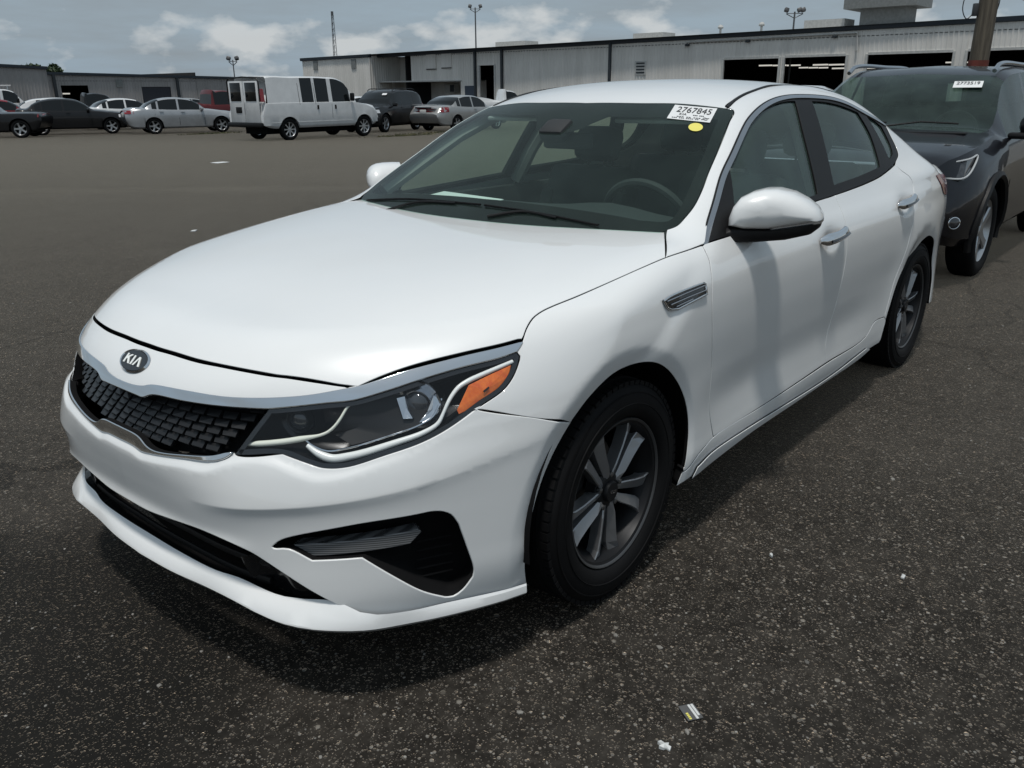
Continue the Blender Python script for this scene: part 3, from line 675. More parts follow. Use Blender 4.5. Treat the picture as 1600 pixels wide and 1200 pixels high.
# --- grille
grille=empty('grille',(0,0,0),parent=car)
CFd=Chart('front',f=off_l(.045))
gl=[[*T['chrome_bot'][0]]]
gout=full(CF,[T['chrome_bot'],[T['chrome_bot'][-1],[.903,.414,.638]],[[.903,.414,.638]]+T['gr_lo_out'][::-1]],.012)
P,F,N=patch(CFd,inset(gout,-.012),step=.04);mobj('backing',P,F,'black_matte',grille,normals=N)
gin=inset(gout,.012)
def scale_mesh():
    a_,b_=.0200,.0080
    V=[(-a_,b_,.000),(a_*1.05,b_,.000),(a_*.80,-b_*.55,.0145),(-a_*.95,-b_*.75,.0125),(a_*.78,-b_,.0125),(-a_*.95,-b_*1.1,.0105),(-a_,-b_*.9,-.004),(a_*.8,-b_*.8,-.004)]
    F=[(0,3,2,1),(3,5,4,2),(5,6,7,4),(0,6,5,3),(1,2,4,7)]
    me=bpy.data.meshes.new('grille_scale');me.from_pydata(V,[],F);me.materials.append(M['grille_black']);me.update();return me
plain('grille_black',(.013,.0135,.015),.34,spec=.45)
sm=scale_mesh();smm=sm.copy()
for v in smm.vertices: v.co.x*=-1
smm.flip_normals()
cells=[]
for r_ in range(8):
    zc=.590+r_*.0198
    for k in range(-13,14):
        s_=(k+(.5 if r_%2 else 0))*.047
        cells.append((s_,zc))
cells=np.array(cells);cells=cells[inpoly(cells,gin)]
P,ok=Chart('front',f=off_l(.030)).drop(cells);N=grad(f_lower,P)
for q,pp,nn in zip(cells,P,N):
    if q[0]<0: me_=sm
    else: me_=smm
    zx=np.array([-nn[1],nn[0],0]);zx/=np.linalg.norm(zx);nn=nn*[1,1,.35];nn/=np.linalg.norm(nn);zy=np.cross(nn,zx)
    link('grille_scale',me_,grille,Matrix(((zx[0],zy[0],nn[0],pp[0]),(zx[1],zy[1],nn[1],pp[1]),(zx[2],zy[2],nn[2],pp[2]),(0,0,0,1))))
# --- badge
bp,_=CF.drop(CF.uv([[.902,0,.7805]]));bp=bp[0];bn=grad(f_lower,bp[None])[0]
bx=np.array([0,1.,0]);by=np.cross(bn,bx);by/=np.linalg.norm(by)
def onb(u,v,w_): 
    return (bp+bx*u+by*v+bn*w_-np.array([1,0,0])*0.10*abs(u)**2*3).tolist()
badge=empty('badge',(0,0,0),parent=car)
ell=lambda a,b,n=40:[(a*math.cos(2*math.pi*i/n),b*math.sin(2*math.pi*i/n)) for i in range(n)]
def ring(name,a0,b0,a1,b1,h0,h1,mat):
    mb=MB();n=40;e=[ell(a0,b0),ell((a0+a1)/2,(b0+b1)/2),ell(a1,b1)]
    V=[onb(u,v,h0 if i!=1 else h1) for i in range(3) for u,v in e[i]]
    F=[(i*n+k,i*n+(k+1)%n,(i+1)*n+(k+1)%n,(i+1)*n+k) for i in range(2) for k in range(n)]
    mb.add(V,F);return mb.build(name,mat,badge,smooth=True)
ring('badge_ring',.067,.034,.059,.027,.001,.006,'chrome')
mb=MB();mb.prism(ell(.060,.028),.0005,.004,fn=onb);mb.build('badge_plate','black_gloss',badge)
def letter(polys):
    mb=MB()
    for pl in polys: mb.prism([(u*.001,v*.001) for u,v in pl],.004,.0062,fn=onb)
    mb.build('badge_letter','drl_white',badge)
# seen from in front: the car's left (+y) is on the right of the reader
letter([[(-40,-13),(-33,-13),(-33,13),(-40,13)],[(-33,-3),(-33,4),(-20,13),(-11,13)],[(-30,1),(-24,4),(-9,-13),(-17,-13)]])
letter([[(-5,-13),(2,-13),(2,13),(-5,13)]])
letter([[(7,-13),(14,-13),(25,13),(19,13)],[(19,13),(25,13),(40,-13),(32,-13)]])
# --- headlights
lamp_poly=outline(CF,[LMP[0:2],LMP[1:9],LMP[8:10],LMP[9:15],LMP[14:19],LMP[18:]+LMP[:1]],.012)
def lampset(sg):
    mr=(lambda P:np.array(P,float)) if sg>0 else mir
    hl=empty('headlight',(0,0,0),parent=car)
    Q,ok=CF.drop(inset(lamp_poly,.002));NQ=grad(f_lower,Q);cen=Q.mean(0);n=len(Q)
    dirn=np.array([-.8,-.35,-.05]);
    V=np.concatenate([Q-NQ*.004,Q*.96+cen*.04+dirn*.04,Q*.82+cen*.18+dirn*.075,[cen+dirn*.085]])
    F=[(i*n+k,i*n+(k+1)%n,(i+1)*n+(k+1)%n,(i+1)*n+k) for i in range(2) for k in range(n)]+[(2*n+k,2*n+(k+1)%n,3*n) for k in range(n)]
    mb=MB();mb.add(mr(V).tolist(),F);mb.build('housing','lamp_black',hl,smooth=True)
    P,F,N=patch(CF,inset(lamp_poly,.001),step=.03,off=-.001);mobj('lens',mr(P),F if sg>0 else [tuple(f)[::-1] for f in F],'lens_clear',hl,normals=mr(N))
    P,F,N=patch(CF,inset(lamp_poly,.001),holes=[inset(lamp_poly,.011)],step=.02,off=-.004);mobj('bezel',mr(P),F if sg>0 else [tuple(f)[::-1] for f in F],'black_gloss',hl,normals=mr(N))
    d1=cr(T['drl1'],.008);mb=MB();mb.tube(mr(d1),np.interp(np.linspace(0,1,len(d1)),[0,.1,.45,.6,1],[.004,.0075,.0075,.004,.003]),8);mb.build('light_guide','drl_warm',hl,smooth=True,sharp=60)
    d2=cr(T['drl2'],.008);mb=MB();mb.tube(mr(d2),np.interp(np.linspace(0,1,len(d2)),[0,.08,.3,.5,.62,.8,1],[.006,.0105,.009,.0065,.004,.0065,.005]),8);mb.build('light_guide','drl_white',hl,smooth=True,sharp=60)
    d3=cr(np.array(T['drl2'])[:9]+[.002,-.012,.016],.01);mb=MB();mb.tube(mr(d3),.0028,6);mb.build('light_guide','reflector',hl,smooth=True,sharp=60)
    am=np.array(T['amber']);ac=am.mean(0);b=dirn*.02;m_=len(am)
    V=np.concatenate([am,[ac+[.004,.006,.002]],am+b]);F=[(k,(k+1)%m_,m_) for k in range(m_)]+[((k+1)%m_,k,m_+1+k,m_+1+(k+1)%m_) for k in range(m_)]
    mb=MB();mb.add(mr(V).tolist(),F);mb.build('turn_reflector','amber',hl)
    mk=ac+np.array([.006,.0085,.002]);tdir=am[2]-am[8];tdir/=np.linalg.norm(tdir);
    mb=MB();up_=np.cross(tdir,[.5,.8,.3]);up_/=np.linalg.norm(up_)
    mb.add(mr([mk-tdir*.009-up_*.0025,mk+tdir*.009-up_*.0025,mk+tdir*.009+up_*.0025,mk-tdir*.009+up_*.0025]).tolist(),[(0,1,2,3)]);mb.build('turn_mark','ink',hl)
    for key,rr in ((np.array(T['proj'][0]),.031),(np.array(T['proj2'][0]),.026)):
        c0=key+dirn*.02;ax=np.array([.86,.48,.0]) if rr>.03 else np.array([.95,.3,0]);ax/=np.linalg.norm(ax)
        e1=np.cross(ax,[0,0,1]);e1/=np.linalg.norm(e1);e2=np.cross(e1,ax)
        def rg(prof,nm,mat):
            n=28;V=[];
            for k in range(n):
                t=2*math.pi*k/n
                for r0,h0 in prof: V.append(c0+(e1*math.cos(t)+e2*math.sin(t))*r0+ax*h0)
            m2=len(prof);F=[(k*m2+j,((k+1)%n)*m2+j,((k+1)%n)*m2+j+1,k*m2+j+1) for k in range(n) for j in range(m2-1)]
            mb=MB();mb.add(mr(V).tolist(),F);mb.build(nm,mat,hl,smooth=True)
        rg([(rr*math.sin(a),rr*.55*math.cos(a)) for a in np.linspace(.02,1.5,8)],'projector_lens','lamp_lens')
        rg([(rr*1.0,-.01),(rr*1.05,.006),(rr*1.18,.008),(rr*1.25,-.012)],'projector_ring','lamp_grey' if rr<.03 else 'reflector')
        rg([(rr*1.25,-.012),(rr*1.9,.004),(rr*1.95,-.03)],'projector_shroud','reflector' if rr>.03 else 'lamp_black')
    for wd in ([[.609,.731,.702],[.587,.737,.725],[.564,.735,.755],[.55,.75,.748],[.57,.753,.719],[.589,.746,.703]],[[.628,.679,.755],[.613,.69,.758],[.619,.705,.73],[.617,.718,.711],[.633,.703,.711]]):
        q=np.array(wd);n_=len(q);V=np.concatenate([q,q+dirn*.03,[q.mean(0)+dirn*.006]]);F=[(i,(i+1)%n_,2*n_) for i in range(n_)]+[((i+1)%n_,i,n_+i,n_+(i+1)%n_) for i in range(n_)]
        mb=MB();mb.add(mr(V).tolist(),F);mb.build('reflector_facet','reflector',hl)
    # dark inner shelves that divide the lamp
    s1=cr(np.array(T['drl1'])[3:]+dirn*.012,.02);s2=cr(np.array(T['drl2'])[3:9]+[0,0,.022]+dirn*.02,.02);k=min(len(s1),len(s2))
    s1=s1[np.linspace(0,len(s1)-1,k).astype(int)];s2=s2[np.linspace(0,len(s2)-1,k).astype(int)]
    mb=MB();mb.add(mr(np.concatenate([s1,s1*.5+s2*.5+dirn*.018+[0,0,.012],s2])).tolist(),[(i*k+j,i*k+j+1,(i+1)*k+j+1,(i+1)*k+j) for i in range(2) for j in range(k-1)]);mb.build('lamp_shelf','lamp_grey',hl,smooth=True)
glossy=NT('lamp_lens');glossy.set(Base_Color=glossy.ramp(glossy.noise(30,1),[(.3,(.02,.022,.026)),(.7,(.05,.054,.06))]),Roughness=.03);glossy.b.inputs['Coat Weight'].default_value=1
lampset(1);lampset(-1)
# --- fog openings and lower intake
a=NT('fog_ribbed');wv=a.n('ShaderNodeTexWave',bands_direction='Z');wv.inputs['Scale'].default_value=60;a.l(a.obj(),wv.inputs['Vector']);a.set(Base_Color=a.ramp(wv.outputs['Fac'],[(.2,(.07,.072,.075)),(.8,(.20,.205,.21))]),Roughness=.22);a.b.inputs['Coat Weight'].default_value=.6
def recess(name,polyuv,depth,mat,dirn,sg,shrink=.1,capmat=None):
    Q,ok=CF.drop(polyuv if sg>0 else polyuv);NQ=grad(f_lower,Q);n=len(Q);cen=Q.mean(0);d=np.array(dirn)*depth
    V=np.concatenate([Q-NQ*.002,Q*(1-shrink)+cen*shrink+d,[cen+d*1.05]])
    F=[(k,(k+1)%n,n+(k+1)%n,n+k) for k in range(n)]+[(n+k,n+(k+1)%n,2*n) for k in range(n)]
    mb=MB();mb.add((V if sg>0 else mir(V)).tolist(),F);return mb.build(name,mat,car,smooth=True,sharp=50)
fogu=outline(CF,[T['foglamp'][0:2],T['foglamp'][1:3],T['foglamp'][2:4],T['foglamp'][3:5],[T['foglamp'][4],T['foglamp'][0]]],.012)
for sg in(1,-1):
    recess('fog_recess',fogL,.085,'black_matte',(-.8,-.5,0),sg)
    fl=empty('fog_lamp',(0,0,0),parent=car)
    P,F,N=patch(Chart('front',f=off_l(.02)),inset(fogu,.002),step=.02);P2,F2,N2=rimmed(P,F,N,.04,.003)
    mr=(lambda Q:Q) if sg>0 else mir
    mobj('lamp_body',mr(P2),F2 if sg>0 else [tuple(f)[::-1] for f in F2],'fog_ribbed',fl,normals=mr(N2))
    # horizontal fins at the outer end of the opening
    for k in range(5):
        z=.30+k*.024;q=np.array([[CF.uv([[.66-.001*k,.762,z]])[0,0],z],[CF.uv([[.575,.806,z]])[0,0],z]])
        Q,ok=Chart('front',f=off_l(.06)).drop(q);mb=MB();mb.tube(mr(Q),.003,6);mb.build('intake_fin','black_matte',fl)
mb=MB()
ys=np.linspace(-.62,.62,25);bx_=[.80-.10*(abs(y)/.62)**2.4 for y in ys]
V=[(bx_[i],ys[i],z) for z in(.185,.46) for i in range(25)]+[(bx_[i]+.02,ys[i],.50) for i in range(25)]
mb.add(V,[(r*25+i,r*25+i+1,(r+1)*25+i+1,(r+1)*25+i) for r in range(2) for i in range(24)]);mb.build('intake_backing','black_matte',car,smooth=True)
for z,d in ((.30,.055),(.345,.06),(.385,.065)):
    mb=MB();mb.tube([(float(front(np.array([abs(y)]),np.array([z]))[0])-d,y,z) for y in np.linspace(-.46,.46,25)],.006,6,flat=1.6);mb.build('intake_bar','black_plastic',car,smooth=True)
for sg in(1,-1):
    q=np.array([(.93,.40,.345),(.90,.50,.378),(.83,.635,.292),(.88,.53,.285),(.91,.45,.288)]);u=CF.uv(cr(np.vstack([q,q[:1]]),.012)[:-1])
    P,F,N=patch(Chart('front',f=off_l(.035)),inset(u,-.006),step=.012)
    P=P-N*(.018*np.sin((P[:,1]-.40)*22)**2)[:,None];mb=MB();mb.add((P if sg>0 else mir(P)).tolist(),[tuple(f) for f in F]);mb.build('intake_corner','black_gloss',car,smooth=True,sharp=70)
# --- fender vents
vent=empty('fender_vent',parent=car);vent2=empty('fender_vent',parent=car)
VT=T['vent'];vp=outline(CS,[VT[0:3],VT[2:4],VT[3:5],VT[4:6],VT[5:]+VT[:1]],.008)
for sg,pr_ in((1,vent),(-1,vent2)):
    mr=(lambda Q:np.array(Q)) if sg>0 else mir
    P,F,N=patch(CS,vp,step=.02,off=.002);mobj('backing',mr(P),F if sg>0 else [tuple(f)[::-1] for f in F],'black_gloss',pr_,normals=mr(N))
    Q,ok=CS.drop(inset(vp,.003));Q=Q+grad(f_all,Q)*.004;mb=MB();mb.tube(mr(np.vstack([Q,Q[:1]])),.0038,6,cap=False);mb.build('frame','chrome',pr_,smooth=True,sharp=70)
    for (a0,a1) in (((-.185,.862),(-.412,.868)),((-.205,.848),(-.415,.853)),((-.235,.836),(-.33,.840))):
        q=np.array([[a0[0],.91,a0[1]],[(a0[0]+a1[0])/2,.91,(a0[1]+a1[1])/2],[a1[0],.91,a1[1]]]);Q,ok=CS.drop(CS.uv(q));Q=Q+grad(f_all,Q)*.005
        mb=MB();mb.tube(mr(Q),.0028,6);mb.build('fin','satin_chrome',pr_,smooth=True,sharp=70)
# --- tail lights
tl=outline(CS,[[[-3.02,.87,.985],[-3.2,.85,.985],[-3.45,.80,.962],[-3.64,.755,.94]],[[-3.64,.755,.94],[-3.64,.77,.86]],[[-3.64,.77,.86],[-3.4,.84,.86],[-3.2,.87,.875],[-3.02,.87,.985]]],.02)
panel('tail_light',CS,tl,'tail_red',car,step=.03,gap=0,off=.004,depth=.01,mirror=True)
# --- door handles
for hx,hz,(e0,e1) in ((-1.49,.878,((-1.365,.872),(-1.615,.886))),(-2.44,.916,((-2.325,.907),(-2.55,.926)))):
    ts=np.linspace(0,1,15);xs=e0[0]+(e1[0]-e0[0])*ts;zs=e0[1]+(e1[1]-e0[1])*ts
    yb=float(side(np.array([hx+.14]),np.array([hz]))[0])
    ys=yb+.006+.030*np.sin(np.pi*np.clip(ts,0,1))**.5
    Pn=np.stack([xs,ys,zs],1);r=np.interp(ts,[0,.1,.5,.9,1],[.010,.023,.021,.024,.011])
    hd=[];mb=MB();mb.tube(Pn,r,12,flat=.62,up=(0,1,.25));a_,b_=both('door_handle',mb,'chrome',car)
    for o,s in((a_,1),(b_,-1)):
        mb=MB();q=Pn+[0,.004,-.006];mb.tube(q[2:13]*[1,s,1],r[2:13]*.75,8,flat=.5);mb.build('handle_insert','black_gloss',o,smooth=True)
# --- door mirrors
def mirror_part(pts,scales,mat,name,cx,sg,parent,zs=1.):
    P=np.array(pts);c=P.mean(0)+cx;n=len(P);V=[]
    for sc,dx,dz in scales: V.append(c+(P-c)*sc+[dx,dx*.25,dz])
    V=np.concatenate(V);m=len(scales)
    F=[(i*n+k,i*n+(k+1)%n,(i+1)*n+(k+1)%n,(i+1)*n+k) for i in range(m-1) for k in range(n)]+[tuple(range(n)),tuple((m-1)*n+k for k in range(n))]
    mb=MB();mb.add((V if sg>0 else mir(V)).tolist(),F);return mb.build(name,mat,parent,smooth=True,sharp=55)
def mpl(pp):  # points given as (distance along the housing, height); the housing sweeps back towards its outer end
    return [(-.755-.72*(d-.02*(d<.0)),.862+d,z) for d,z in ((q0*1.16-.032,q1) for q0,q1 in pp)]
mtop=mpl([(.0,1.005),(.0,1.03),(.008,1.065),(.024,1.095),(.046,1.112),(.072,1.120),(.10,1.119),(.135,1.106),(.165,1.084),(.19,1.058),(.204,1.032),(.205,1.018),(.18,1.012),(.14,1.003),(.09,.992),(.03,.992)])
mlow=mpl([(-.005,.998),(.03,.996),(.09,.994),(.14,1.004),(.18,1.013),(.204,1.018),(.200,.995),(.183,.975),(.13,.958),(.06,.950),(.01,.950),(-.03,.972)])
mstrip=mpl([(.09,.991),(.10,.999),(.14,1.009),(.18,1.017),(.206,1.024),(.206,1.014),(.17,1.005),(.12,.994)])
for sg in(1,-1):
    mm=empty('door_mirror',parent=car)
    dome=[(.97,-.085,0),(1.0,-.05,0),(1.0,0,0),(.96,.028,0),(.87,.048,0),(.72,.062,0),(.50,.072,0),(.25,.076,0)]
    mirror_part(mtop,dome,PAINT,'mirror_cap',0,sg,mm);mirror_part(mlow,[(.97,-.085,0),(1,-.04,0),(1,0,0),(.95,.026,0),(.80,.042,0),(.5,.05,0)],'black_plastic','mirror_base',0,sg,mm)
    mirror_part(mstrip,[(1,-.03,0),(1,.02,0),(.97,.036,0)],'satin_chrome','mirror_indicator',0,sg,mm)
    mb=MB();mb.box((-.745,.835*sg,.985),(.08,.06,.03),bev=.012);mb.tube([(-.72,.82*sg,.985),(-.745,.845*sg,.985),(-.78,.875*sg,.985)],[.03,.026,.022],10,flat=.7);mb.build('mirror_arm','black_plastic',mm,smooth=True)
# --- wheels
def wheel_meshes():
    t=MB();prof=[(.225,-.085),(.232,-.098),(.262,-.1045),(.295,-.1015),(.318,-.090),(.330,-.070),(.3335,-.045),(.3345,-.02)]
    prof=prof+[(r,-h) for r,h in prof[::-1]];t.lathe(prof,(0,0,0),n=72)
    for yg in(-.052,-.018,.018,.052): t.lathe([(.3352,yg-.004),(.328,yg-.003),(.328,yg+.003),(.3352,yg+.004)],(0,0,0),n=72)
    for k in range(72):
        a0=2*math.pi*k/72
        for s in(-1,1):
            c_,s_=math.cos(a0),math.sin(a0);t.box((c_*.3255,s*.078,s_*.3255),(.012,.026,.022),R=[[c_,0,-s_],[0,1,0],[s_,0,c_]])
    for rr in(.268,.300): t.lathe([(rr-.002,.1035-(rr-.268)*.05),(rr,.1062-(rr-.268)*.12),(rr+.002,.1035-(rr-.268)*.05)],(0,0,0),n=72)
    r=MB();r.lathe([(.20,-.09),(.190,-.06),(.185,.0),(.190,.045),(.203,.070),(.2075,.083),(.218,.0865),(.2225,.090),(.2235,.084),(.2235,.07)],(0,0,0),n=72)
    d=MB();d.lathe([(.02,-.02),(.14,-.02),(.145,-.026),(.145,-.04),(.02,-.04)],(0,0,0),n=48);d.box((.10,-.01,.07),(.09,.05,.12),bev=.012)
    sp=MB()
    for sgn in(-1,1):
        V=[]
        for rr,ci,co,hh,tl in ((.040,.004,.026,.062,.004),(.075,.007,.034,.068,.010),(.13,.010,.042,.070,.013),(.172,.014,.052,.071,.014),(.206,.024,.072,.070,.010)):
            V+=[(sgn*ci,hh-tl,rr),(sgn*(ci+.003),hh-tl+.002,rr),(sgn*(co-.003),hh+.002,rr),(sgn*co,hh-.001,rr),(sgn*(co-.006),hh-.040,rr),(sgn*(ci+.004),hh-.044,rr)]
        F=[(i*6+k,i*6+(k+1)%6,(i+1)*6+(k+1)%6,(i+1)*6+k) for i in range(4) for k in range(6)]+[tuple(range(6)),tuple(range(24,30))]
        sp.add(V,F)
    hub=MB();hub.lathe([(.0,.075),(.028,.0745),(.0305,.071),(.032,.062),(.050,.061),(.062,.052),(.064,.02)],(0,0,0),n=40)
    nuts=[]
    return t,r,d,sp,hub
tm,rm_,dm_,spm,hbm=wheel_meshes()
def wheel(loc,sg,parent,rot=0,steer=0):
    wh=empty('wheel',loc,parent=parent);wh.rotation_euler=(0,0,(math.pi if sg<0 else 0)+steer)
    return wh
tyre_me=rim_me=None
first=None
for (x,y,rot) in ((0,.802,-.70),(-2.805,.802,-.42),(0,-.802,.3),(-2.805,-.802,.2)):
    wh=wheel((x,y,.3325),1 if y>0 else -1,car)
    if first is None:
        o1=tm.build('tyre','rubber',wh,smooth=True,sharp=50);o2=rm_.build('rim','rim_dark',wh,smooth=True);o3=dm_.build('brake_disc','steel',wh,smooth=True)
        o5=hbm.build('hub_cap','rim_dark',wh,smooth=True);lpm=MB();lpm.lathe([(.2150,.0875),(.2190,.0915),(.2225,.0925),(.2240,.0890)],(0,0,0),n=72);plain('rim_edge',(.085,.087,.09),.4,metal=.5);o6=lpm.build('rim_lip','rim_edge',wh,smooth=True);o4=spm.build('spoke','gunmetal',wh,smooth=False);first=(o1,o2,o3,o5,o6,o4)
        spo=[o4]
    else:
        for o in first[:5]: link(o.name.split('.')[0],o.data,wh)
        o4=link('spoke',first[5].data,wh);spo=[o4]
    for k in range(1,5): spo.append(link('spoke',first[5].data,wh))
    for k,o in enumerate(spo): o.rotation_euler=(0,rot+k*2*math.pi/5,0)
    for k in range(5):
        a_=rot+k*2*math.pi/5+math.pi/5
        if k==0 and x==0 and y>0:
            mb=MB();mb.lathe([(0,.012),(.008,.010),(.0095,0)],(0,0,0),n=8);nut=mb.build('wheel_nut','steel',wh,smooth=True)
        else: nut=link('wheel_nut',nut.data,wh)
        nut.location=(.052*math.sin(a_),.058,.052*math.cos(a_))
    # lettering on the cap
    mb=MB();
    for pl in ([(-11,-3.5),(-9.2,-3.5),(-9.2,3.5),(-11,3.5)],[(-9,0),(-5.5,3.5),(-3.6,3.5),(-8,-.8)],[(-8.4,.6),(-5.2,-3.5),(-3.2,-3.5),(-7,1.6)],[(-1.6,-3.5),(.3,-3.5),(.3,3.5),(-1.6,3.5)],[(1.8,-3.5),(3.6,-3.5),(6.6,3.5),(5,3.5)],[(5,3.5),(6.6,3.5),(10.4,-3.5),(8.5,-3.5)]):
        mb.prism([(-u*.00145,v*.00145) for u,v in pl],.0745,.0765,fn=lambda u,v,w_:(-u if False else u,w_,v))
    lt=mb.build('cap_letters','satin_chrome',wh);lt.rotation_euler=(0,2.95 if (x==0 and y>0) else .4,0)
# --- wheel housings, underbody and a dark inner shell added to keep light out of the panel gaps
for x in(0,-2.805):
    for sg in(1,-1):
        mb=MB();ang=np.linspace(-.12,math.pi+.12,28);rr=.405
        V=[(x+rr*math.cos(a_),sg*yy,.335+rr*math.sin(a_)*.985) for yy in(.52,.893) for a_ in ang];n=len(ang)
        F=[(k,k+1,n+k+1,n+k) for k in range(n-1)]+[tuple(range(n))]
        mb.add(V,F);mb.build('wheel_housing','black_matte',car,smooth=True)
mb=MB()
for c,d in (((-1.40,0,.235),(1.95,1.72,.05)),((.60,0,.22),(.34,1.0,.05)),((-3.45,0,.27),(.5,1.3,.06)),((-1.4,0,.24),(4.4,.98,.05))): mb.box(c,d)
mb.build('underbody','black_matte',car)
Pn,Fn,Nn=patch(Chart('top',f=off_l(.035)),np.array([(.80,-.45),(.80,.45),(.45,.70),(.2,.76),(-.42,.74),(-.42,-.74),(.2,-.76),(.45,-.70)]),step=.08);mobj('added_inner_shell',Pn,Fn,'black_matte',car,normals=Nn)
CSd=Chart('obl',25,f=lambda P:f_all(P)+.028)
q=[(-.62,.335),(-.60,.918),(-1.5,.918),(-2.3,.96),(-2.20,.36)];u=CSd.uv(np.array([(x,.9,z) for x,z in q]))
for sg in(1,-1):
    P,F,N=patch(CSd,outline(CSd,[[(x,.9,z),(x2,.9,z2)] for (x,z),(x2,z2) in zip(q,q[1:]+q[:1])],.06),step=.08);mobj('added_inner_shell',P if sg>0 else mir(P),F if sg>0 else [tuple(f)[::-1] for f in F],'black_matte',car,normals=N if sg>0 else mir(N))
# --- cowl and wipers
mb=MB();ys=np.linspace(-.70,.70,21)
V=[(x0-.055*(abs(y)/.7)**2,y,z0-.02*(abs(y)/.7)**2) for x0,z0 in((-.40,.955),(-.36,.93),(-.28,.90)) for y in ys]
mb.add(V,[(r*21+i,r*21+i+1,(r+1)*21+i+1,(r+1)*21+i) for r in range(2) for i in range(20)]);mb.build('cowl','black_plastic',car,smooth=True)
def wiper(pts,bl):
    wp=empty('wiper',parent=car)
    Q,ok=CG.drop(np.array(pts));N=grad(f_green,Q);Q=Q+N*.006
    mb=MB();mb.tube(cr(Q,.03),np.linspace(.006,.004,len(cr(Q,.03))),6);mb.build('wiper_arm','black_plastic',wp,smooth=True)
    Q,ok=CG.drop(np.array(bl));N=grad(f_green,Q);mb=MB();q2=cr(Q+N*.006,.03);mb.tube(q2,.0032,6,flat=1.3);mb.build('wiper_blade','rubber',wp,smooth=True)
wiper([(-.36,-.42),(-.405,-.30),(-.41,-.10)],[(-.455,-.64),(-.425,-.35),(-.413,.02)])
wiper([(-.36,.10),(-.408,.22),(-.41,.36)],[(-.412,.04),(-.412,.25),(-.424,.52)])
# --- cabin
cab=car
mb=MB();prof=[(-.33,.93),(-.45,.965),(-.60,1.0),(-.72,1.018),(-.80,.985),(-.82,.86),(-.80,.70),(-.78,.45)];ys=np.linspace(-.74,.74,17)
V=[(x,y*(1 if x<-.5 else .93),z-(.012*(y/.74)**2)+(.028*math.exp(-((y-.37)/.17)**2) if -.85<x<-.55 and z>.9 else 0)) for x,z in prof for y in ys]
mb.add(V,[(r*17+i,r*17+i+1,(r+1)*17+i+1,(r+1)*17+i) for r in range(len(prof)-1) for i in range(16)]);mb.build('dashboard','interior_dark',cab,smooth=True)
sw=empty('steering_wheel',(-.98,.37,.93),parent=cab);sw.rotation_euler=(0,math.radians(24),0)
mb=MB();mb.tube([(0,.185*math.cos(t),.185*math.sin(t)) for t in np.linspace(0,2*math.pi,41)],.016,8,cap=False);mb.build('wheel_rim','interior_dark',sw,smooth=True)
mb=MB();mb.box((.02,0,-.01),(.06,.15,.11),bev=.03)
for a_ in(.15,math.pi-.15,-math.pi/2): mb.tube([(.015,.05*math.cos(a_),.05*math.sin(a_)),(.0,.18*math.cos(a_),.18*math.sin(a_))],.016,8,flat=.5)
mb.tube([(.03,0,0),(.25,0,0)],.035,10);mb.build('wheel_hub','interior_dark',sw,smooth=True)
def seat(x,y,wid=.50,par=None,dz=0):
    s=empty('seat',(x,y,dz),parent=par or cab)
    mb=MB();mb.box((.22,0,.42),(.52,wid,.16),bev=.05);mb.build('cushion','seat_fabric',s,smooth=True)
    R_=np.array(Matrix.Rotation(math.radians(-20),3,'Y'))
    mb=MB();mb.box((-.10,0,.76),(.14,wid,.66),bev=.055,R=R_);mb.box((-.055,wid*.42,.72),(.13,.09,.5),bev=.04,R=R_);mb.box((-.055,-wid*.42,.72),(.13,.09,.5),bev=.04,R=R_);mb.build('backrest','seat_fabric',s,smooth=True)
    mb=MB();mb.box((-.225,0,1.175),(.10,.25,.17),bev=.045,R=R_);mb.tube([(-.205,.05,1.0),(-.215,.05,1.12)],.007,6);mb.tube([(-.205,-.05,1.0),(-.215,-.05,1.12)],.007,6);mb.build('headrest','seat_fabric',s,smooth=True)
seat(-1.50,.37);seat(-1.50,-.37)
seat(-2.32,.36,.6);seat(-2.32,-.36,.6)
mb=MB();mb.box((-1.5,0,.30),(2.3,1.5,.06));mb.build('cabin_floor','interior_dark',cab)
mb=MB();mb.box((-1.25,0,.50),(.8,.2,.3),bev=.03);mb.build('centre_console','interior_dark',cab,smooth=True)
mb=MB();mb.box((-2.75,0,.93),(.5,1.25,.04));mb.box((-2.55,0,.65),(.1,1.3,.5));mb.build('parcel_shelf','interior_dark',cab)
for sg in(1,-1):
    mb=MB();mb.box((-1.55,.795*sg,.66),(1.75,.04,.62),bev=.015);mb.build('door_lining','interior_dark',cab,smooth=True)
    Q,ok=CUG.drop(CUG.uv([[-1.60,.83,1.0],[-1.63,.75,1.15],[-1.68,.68,1.30],[-1.70,.62,1.40]]));Q=Q-grad(f_green,Q)*.045
    mb=MB();mb.tube(Q if sg>0 else mir(Q),.035,8,flat=1.);mb.build('pillar_trim','interior_light',cab,smooth=True)
    Q,ok=CUG.drop(CUG.uv([[-.62,.75,1.05],[-.80,.70,1.16],[-1.0,.65,1.27],[-1.2,.60,1.36]]));Q=Q-grad(f_green,Q)*.045
    mb=MB();mb.tube(Q if sg>0 else mir(Q),.03,8);mb.build('pillar_trim','interior_light',cab,smooth=True)
Pn,Fn,Nn=patch(Chart('top',f=off_g(.035)),np.array([(-1.13,-.48),(-1.13,.48),(-1.8,.5),(-2.5,.5),(-2.5,-.5),(-1.8,-.5)]),step=.15);mobj('headliner',Pn,Fn,'interior_light',cab,normals=Nn)
mb=MB();mb.box((-.90,-.01,1.275),(.10,.12,.06),bev=.02,R=np.array(Matrix.Rotation(math.radians(30),3,'Y')));mb.box((-.965,0,1.235),(.03,.24,.065),bev=.02);mb.build('rear_view_mirror','interior_dark',cab,smooth=True)
